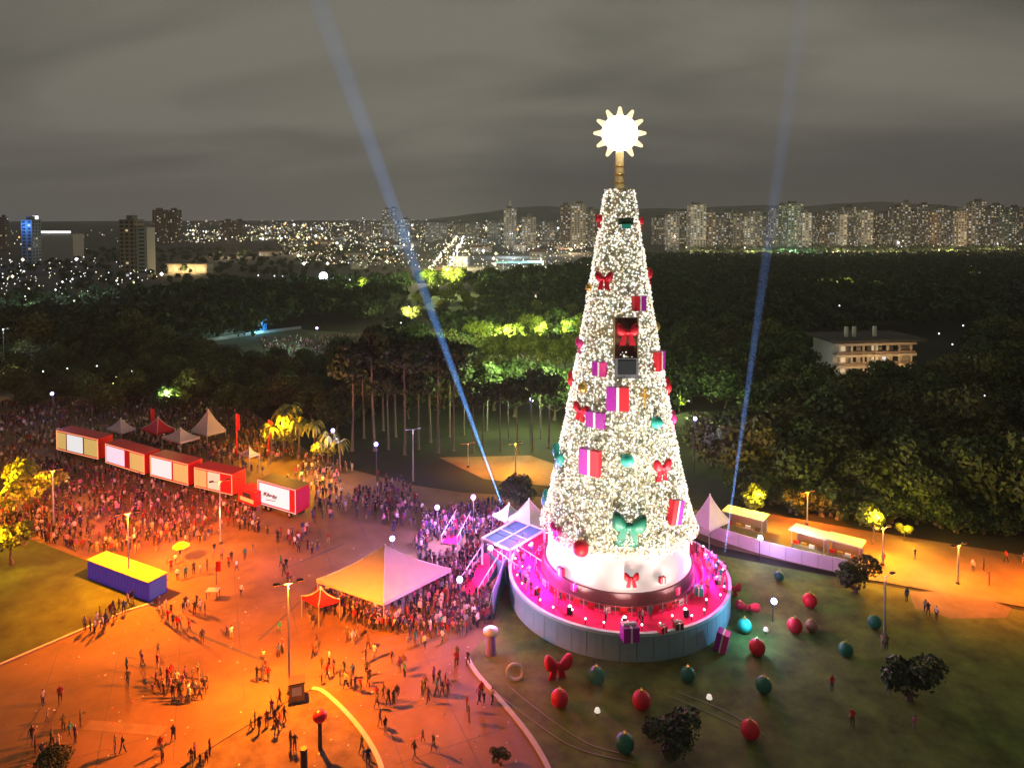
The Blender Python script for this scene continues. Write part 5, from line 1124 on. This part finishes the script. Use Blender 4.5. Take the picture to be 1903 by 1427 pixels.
put([(872,1342),(890,1308),(900,1306),(915,1308),(868,1322),(786,1378),(806,1396),(770,1410),(672,1400),(676,1412),(684,1425),(848,1240),(870,1236),(850,1228),(895,1296)], 'near the curved kerb of the lawn', 'people near the curved kerb', 14, dark=.8)
put([(570,1130),(580,1138),(606,1140),(622,1136),(640,1142),(648,1150),(660,1140),(672,1150),(684,1160),(694,1152),(704,1164),(718,1158),(728,1168),(740,1156),(660,1160),(690,1168),(712,1172),(630,1150),(576,1158),(582,1168),(754,1175),(762,1188),(772,1200),(784,1196),(790,1206),(800,1186),(810,1180),(822,1196),(774,1182),(758,1206),(742,1170),(736,1178),(820,1170),(832,1186)], 'along the front of the big tent', 'people along the front of the big tent', 15)
put([(535,1085),(528,1070),(522,1055),(540,1092),(532,1060),(548,1018),(555,1026),(580,1030),(572,1022),(590,1024),(610,1010),(398,1030),(412,1040),(318,1062),(326,1050),(310,1048),(345,1075),(360,1068),(372,1070),(385,1060),(425,1055),(440,1062),(430,1045),(455,1040),(470,1030),(330,1078),(300,1080)], 'between crowd and tent', 'people on the plaza between the crowd and the tent', 16)
put([(1642,1050),(1838,1088),(1808,1062),(1903,1050),(1870,1045),(1828,1060),(1700,1040)], 'on the orange promenade at right', 'people on the orange promenade', 17)
put([(1546,1285),(1584,1350),(1700,1360),(1650,1290),(1720,1140),(1725,1145),(1685,1118),(1640,1205),(1647,1208),(1740,1152)], 'on the dark right lawn', 'people on the dark right lawn', 18)
def stage_people():
    g = random.Random(19); k = 0
    while k < 46:
        a = g.uniform(math.pi*.85, math.pi*2.15); r = g.uniform(10.9, 12.9)
        if 1.25*math.pi < a < 1.85*math.pi and g.random() < .72: continue
        side = 'left' if math.cos(a) < -.35 else 'right' if math.cos(a) > .35 else 'front'
        person(TX+r*math.cos(a), TY+r*math.sin(a), SH+.02, f'on the red stage, {side}', f'people on the {side} of the red stage', g, dark=.25); k += 1
stage_people()

lt = scatter([(0, 1427), (0, 1250), (300, 1120), (640, 1000), (900, 1100), (880, 1240), (960, 1330), (1010, 1427)], 420, seed=91)
lg = np.random.default_rng(92); LV = []
for x, y in lt:
    a = lg.uniform(0, 6.28); s_ = lg.uniform(.05, .16); c_ = np.array([x, y, .03])
    d1 = np.array([math.cos(a), math.sin(a), lg.uniform(-.2, .3)])*s_; d2 = np.array([-math.sin(a), math.cos(a), lg.uniform(-.2, .3)])*s_*.7; LV += [c_-d1, c_-d2, c_+d1+[0, 0, .02], c_+d2]
tag(ob('litter', np_mesh('litter', np.array(LV), np.arange(len(LV)).reshape(-1, 4), palette_mat('litter_paper', [(.6, .6, .58), (.3, .25, .2), (.1, .1, .1), (.5, .1, .1)]))), kind='stuff')
# the crowd: the nearest as persons, the rest one mass
crowd_polys = [([(-60, 760), (200, 742), (430, 745), (560, 850), (760, 905), (800, 965), (740, 992), (640, 950), (580, 985), (550, 1020), (440, 985), (335, 1030), (170, 1030), (-60, 975)], 2500, .62),
               ([(800, 960), (935, 935), (945, 985), (925, 1010), (850, 1130), (790, 1100), (770, 1010)], 420, .6), ([(600, 1100), (715, 1140), (840, 1085), (850, 1120), (850, 1180), (700, 1175), (570, 1130)], 230, .6),
               ([(850, 1120), (920, 1100), (915, 1150), (850, 1190)], 60, .6), ([(480, 632), (690, 624), (680, 664), (490, 662)], 420, .9), ([(-60, 930), (130, 960), (165, 1035), (40, 1000), (-60, 990)], 70, .8)]
truck_zone = [(95, 850), (190, 808), (480, 885), (585, 915), (580, 975), (470, 955)]
cp = []
for i, (poly, n, md) in enumerate(crowd_polys):
    cp += [(x, y) for x, y in scatter(poly, n, md, (truck_zone,) if i == 0 else (), seed=70+i, tries=40, clump=-.12 if i in (0, 1, 4) else None)]
cp.sort(key=lambda q: q[1])
g = random.Random(77)
nind = max(0, 300-NP[0]); k = 0
pick = [q for q in cp]
ind = pick[:nind]
for x, y in ind:
    px, py = proj(x, y, 0)
    where = 'in the crowd around the tent' if px > 560 and py > 1060 else 'in the violet crowd by the ramps' if px > 700 else 'at the edge of the crowd'
    person(x, y, .02, where, 'people '+where, g, dark=.5)
base = person_mesh('crowd_body', ST, DN, DN, 0); base2 = person_mesh('crowd_body_b', WK, BK, FWD, 0)
def arr(me):
    V = np.array([v.co[:] for v in me.vertices]); Fs = [list(p.vertices) for p in me.polygons]; mi = [p.material_index for p in me.polygons]
    Fs = [f+[f[2]] if len(f) == 3 else f[:4] for f in Fs]; quads = np.array([f if len(f) == 4 else f for f in Fs]); return V, quads, np.array(mi)
B = [arr(base), arr(base2), arr(person_mesh('crowd_body_c', ST, DN, UPA, 0)), arr(person_mesh('crowd_body_d', ST, HOLD, HOLD, 0)), arr(person_mesh('crowd_body_e', ST, HIP, DN, 0))]
VV, FF, MI, off = [], [], [], 0
for x, y in pick[nind:]:
    V, Fq, mi = B[g.choices(range(5), (4, 3, 1, 1.5, 1))[0]]; a = g.uniform(0, 6.28); s = g.uniform(.8, 1.1); c_, s_ = math.cos(a)*s, math.sin(a)*s
    VV.append(np.stack([V[:, 0]*c_-V[:, 1]*s_+x, V[:, 0]*s_+V[:, 1]*c_+y, V[:, 2]*s+.02], 1)); FF.append(Fq+off); MI.append(mi); off += len(V)
Fall = np.concatenate(FF); MIa = np.concatenate(MI)
me = bpy.data.meshes.new('crowd'); tri = (Fall[:, 2] == Fall[:, 3])
me.from_pydata(np.concatenate(VV).tolist(), [], [f[:3] if t_ else f for f, t_ in zip(Fall.tolist(), tri.tolist())])
for m in (palette_mat('crowd_tops', [SHIRT[k] for k in ('black', 'white', 'dark grey', 'navy', 'pink', 'dark red', 'black', 'purple', 'brown', 'beige', 'brown', 'navy', 'light grey', 'black', 'dark grey', 'dark red')]), palette_mat('crowd_trousers', list(PANTS.values())), palette_mat('crowd_skin', [(.5, .3, .21), (.32, .18, .11), (.12, .065, .04)]), palette_mat('crowd_hair', [(.012, .01, .01), (.05, .028, .015), (.2, .12, .05)]), SHOE): me.materials.append(m)
me.polygons.foreach_set('material_index', MIa.astype(np.int32)); tag(ob('crowd', me), kind='stuff')
print('PEOPLE', NP[0], 'crowd', len(pick)-nind, 'trees', len(allp), 'objects', len(sc.objects))

# ================================================================== NIGHT AIR
def night_air():
    mb = MB(); mb.box((0, 0, 149), (17000, 17000, 302)); o = mb.build('haze', None); o.data.materials.clear()
    m = bpy.data.materials.new('night_haze'); m.use_nodes = True; t = m.node_tree; t.nodes.clear(); ou = N(t, 'ShaderNodeOutputMaterial'); v = N(t, 'ShaderNodeVolumePrincipled')
    v.inputs['Color'].default_value = (.95, .95, .95, 1); v.inputs['Density'].default_value = .00012; v.inputs['Anisotropy'].default_value = .2; t.links.new(v.outputs[0], ou.inputs['Volume'])
    o.data.materials.append(m); tag(o, kind='stuff')
night_air()
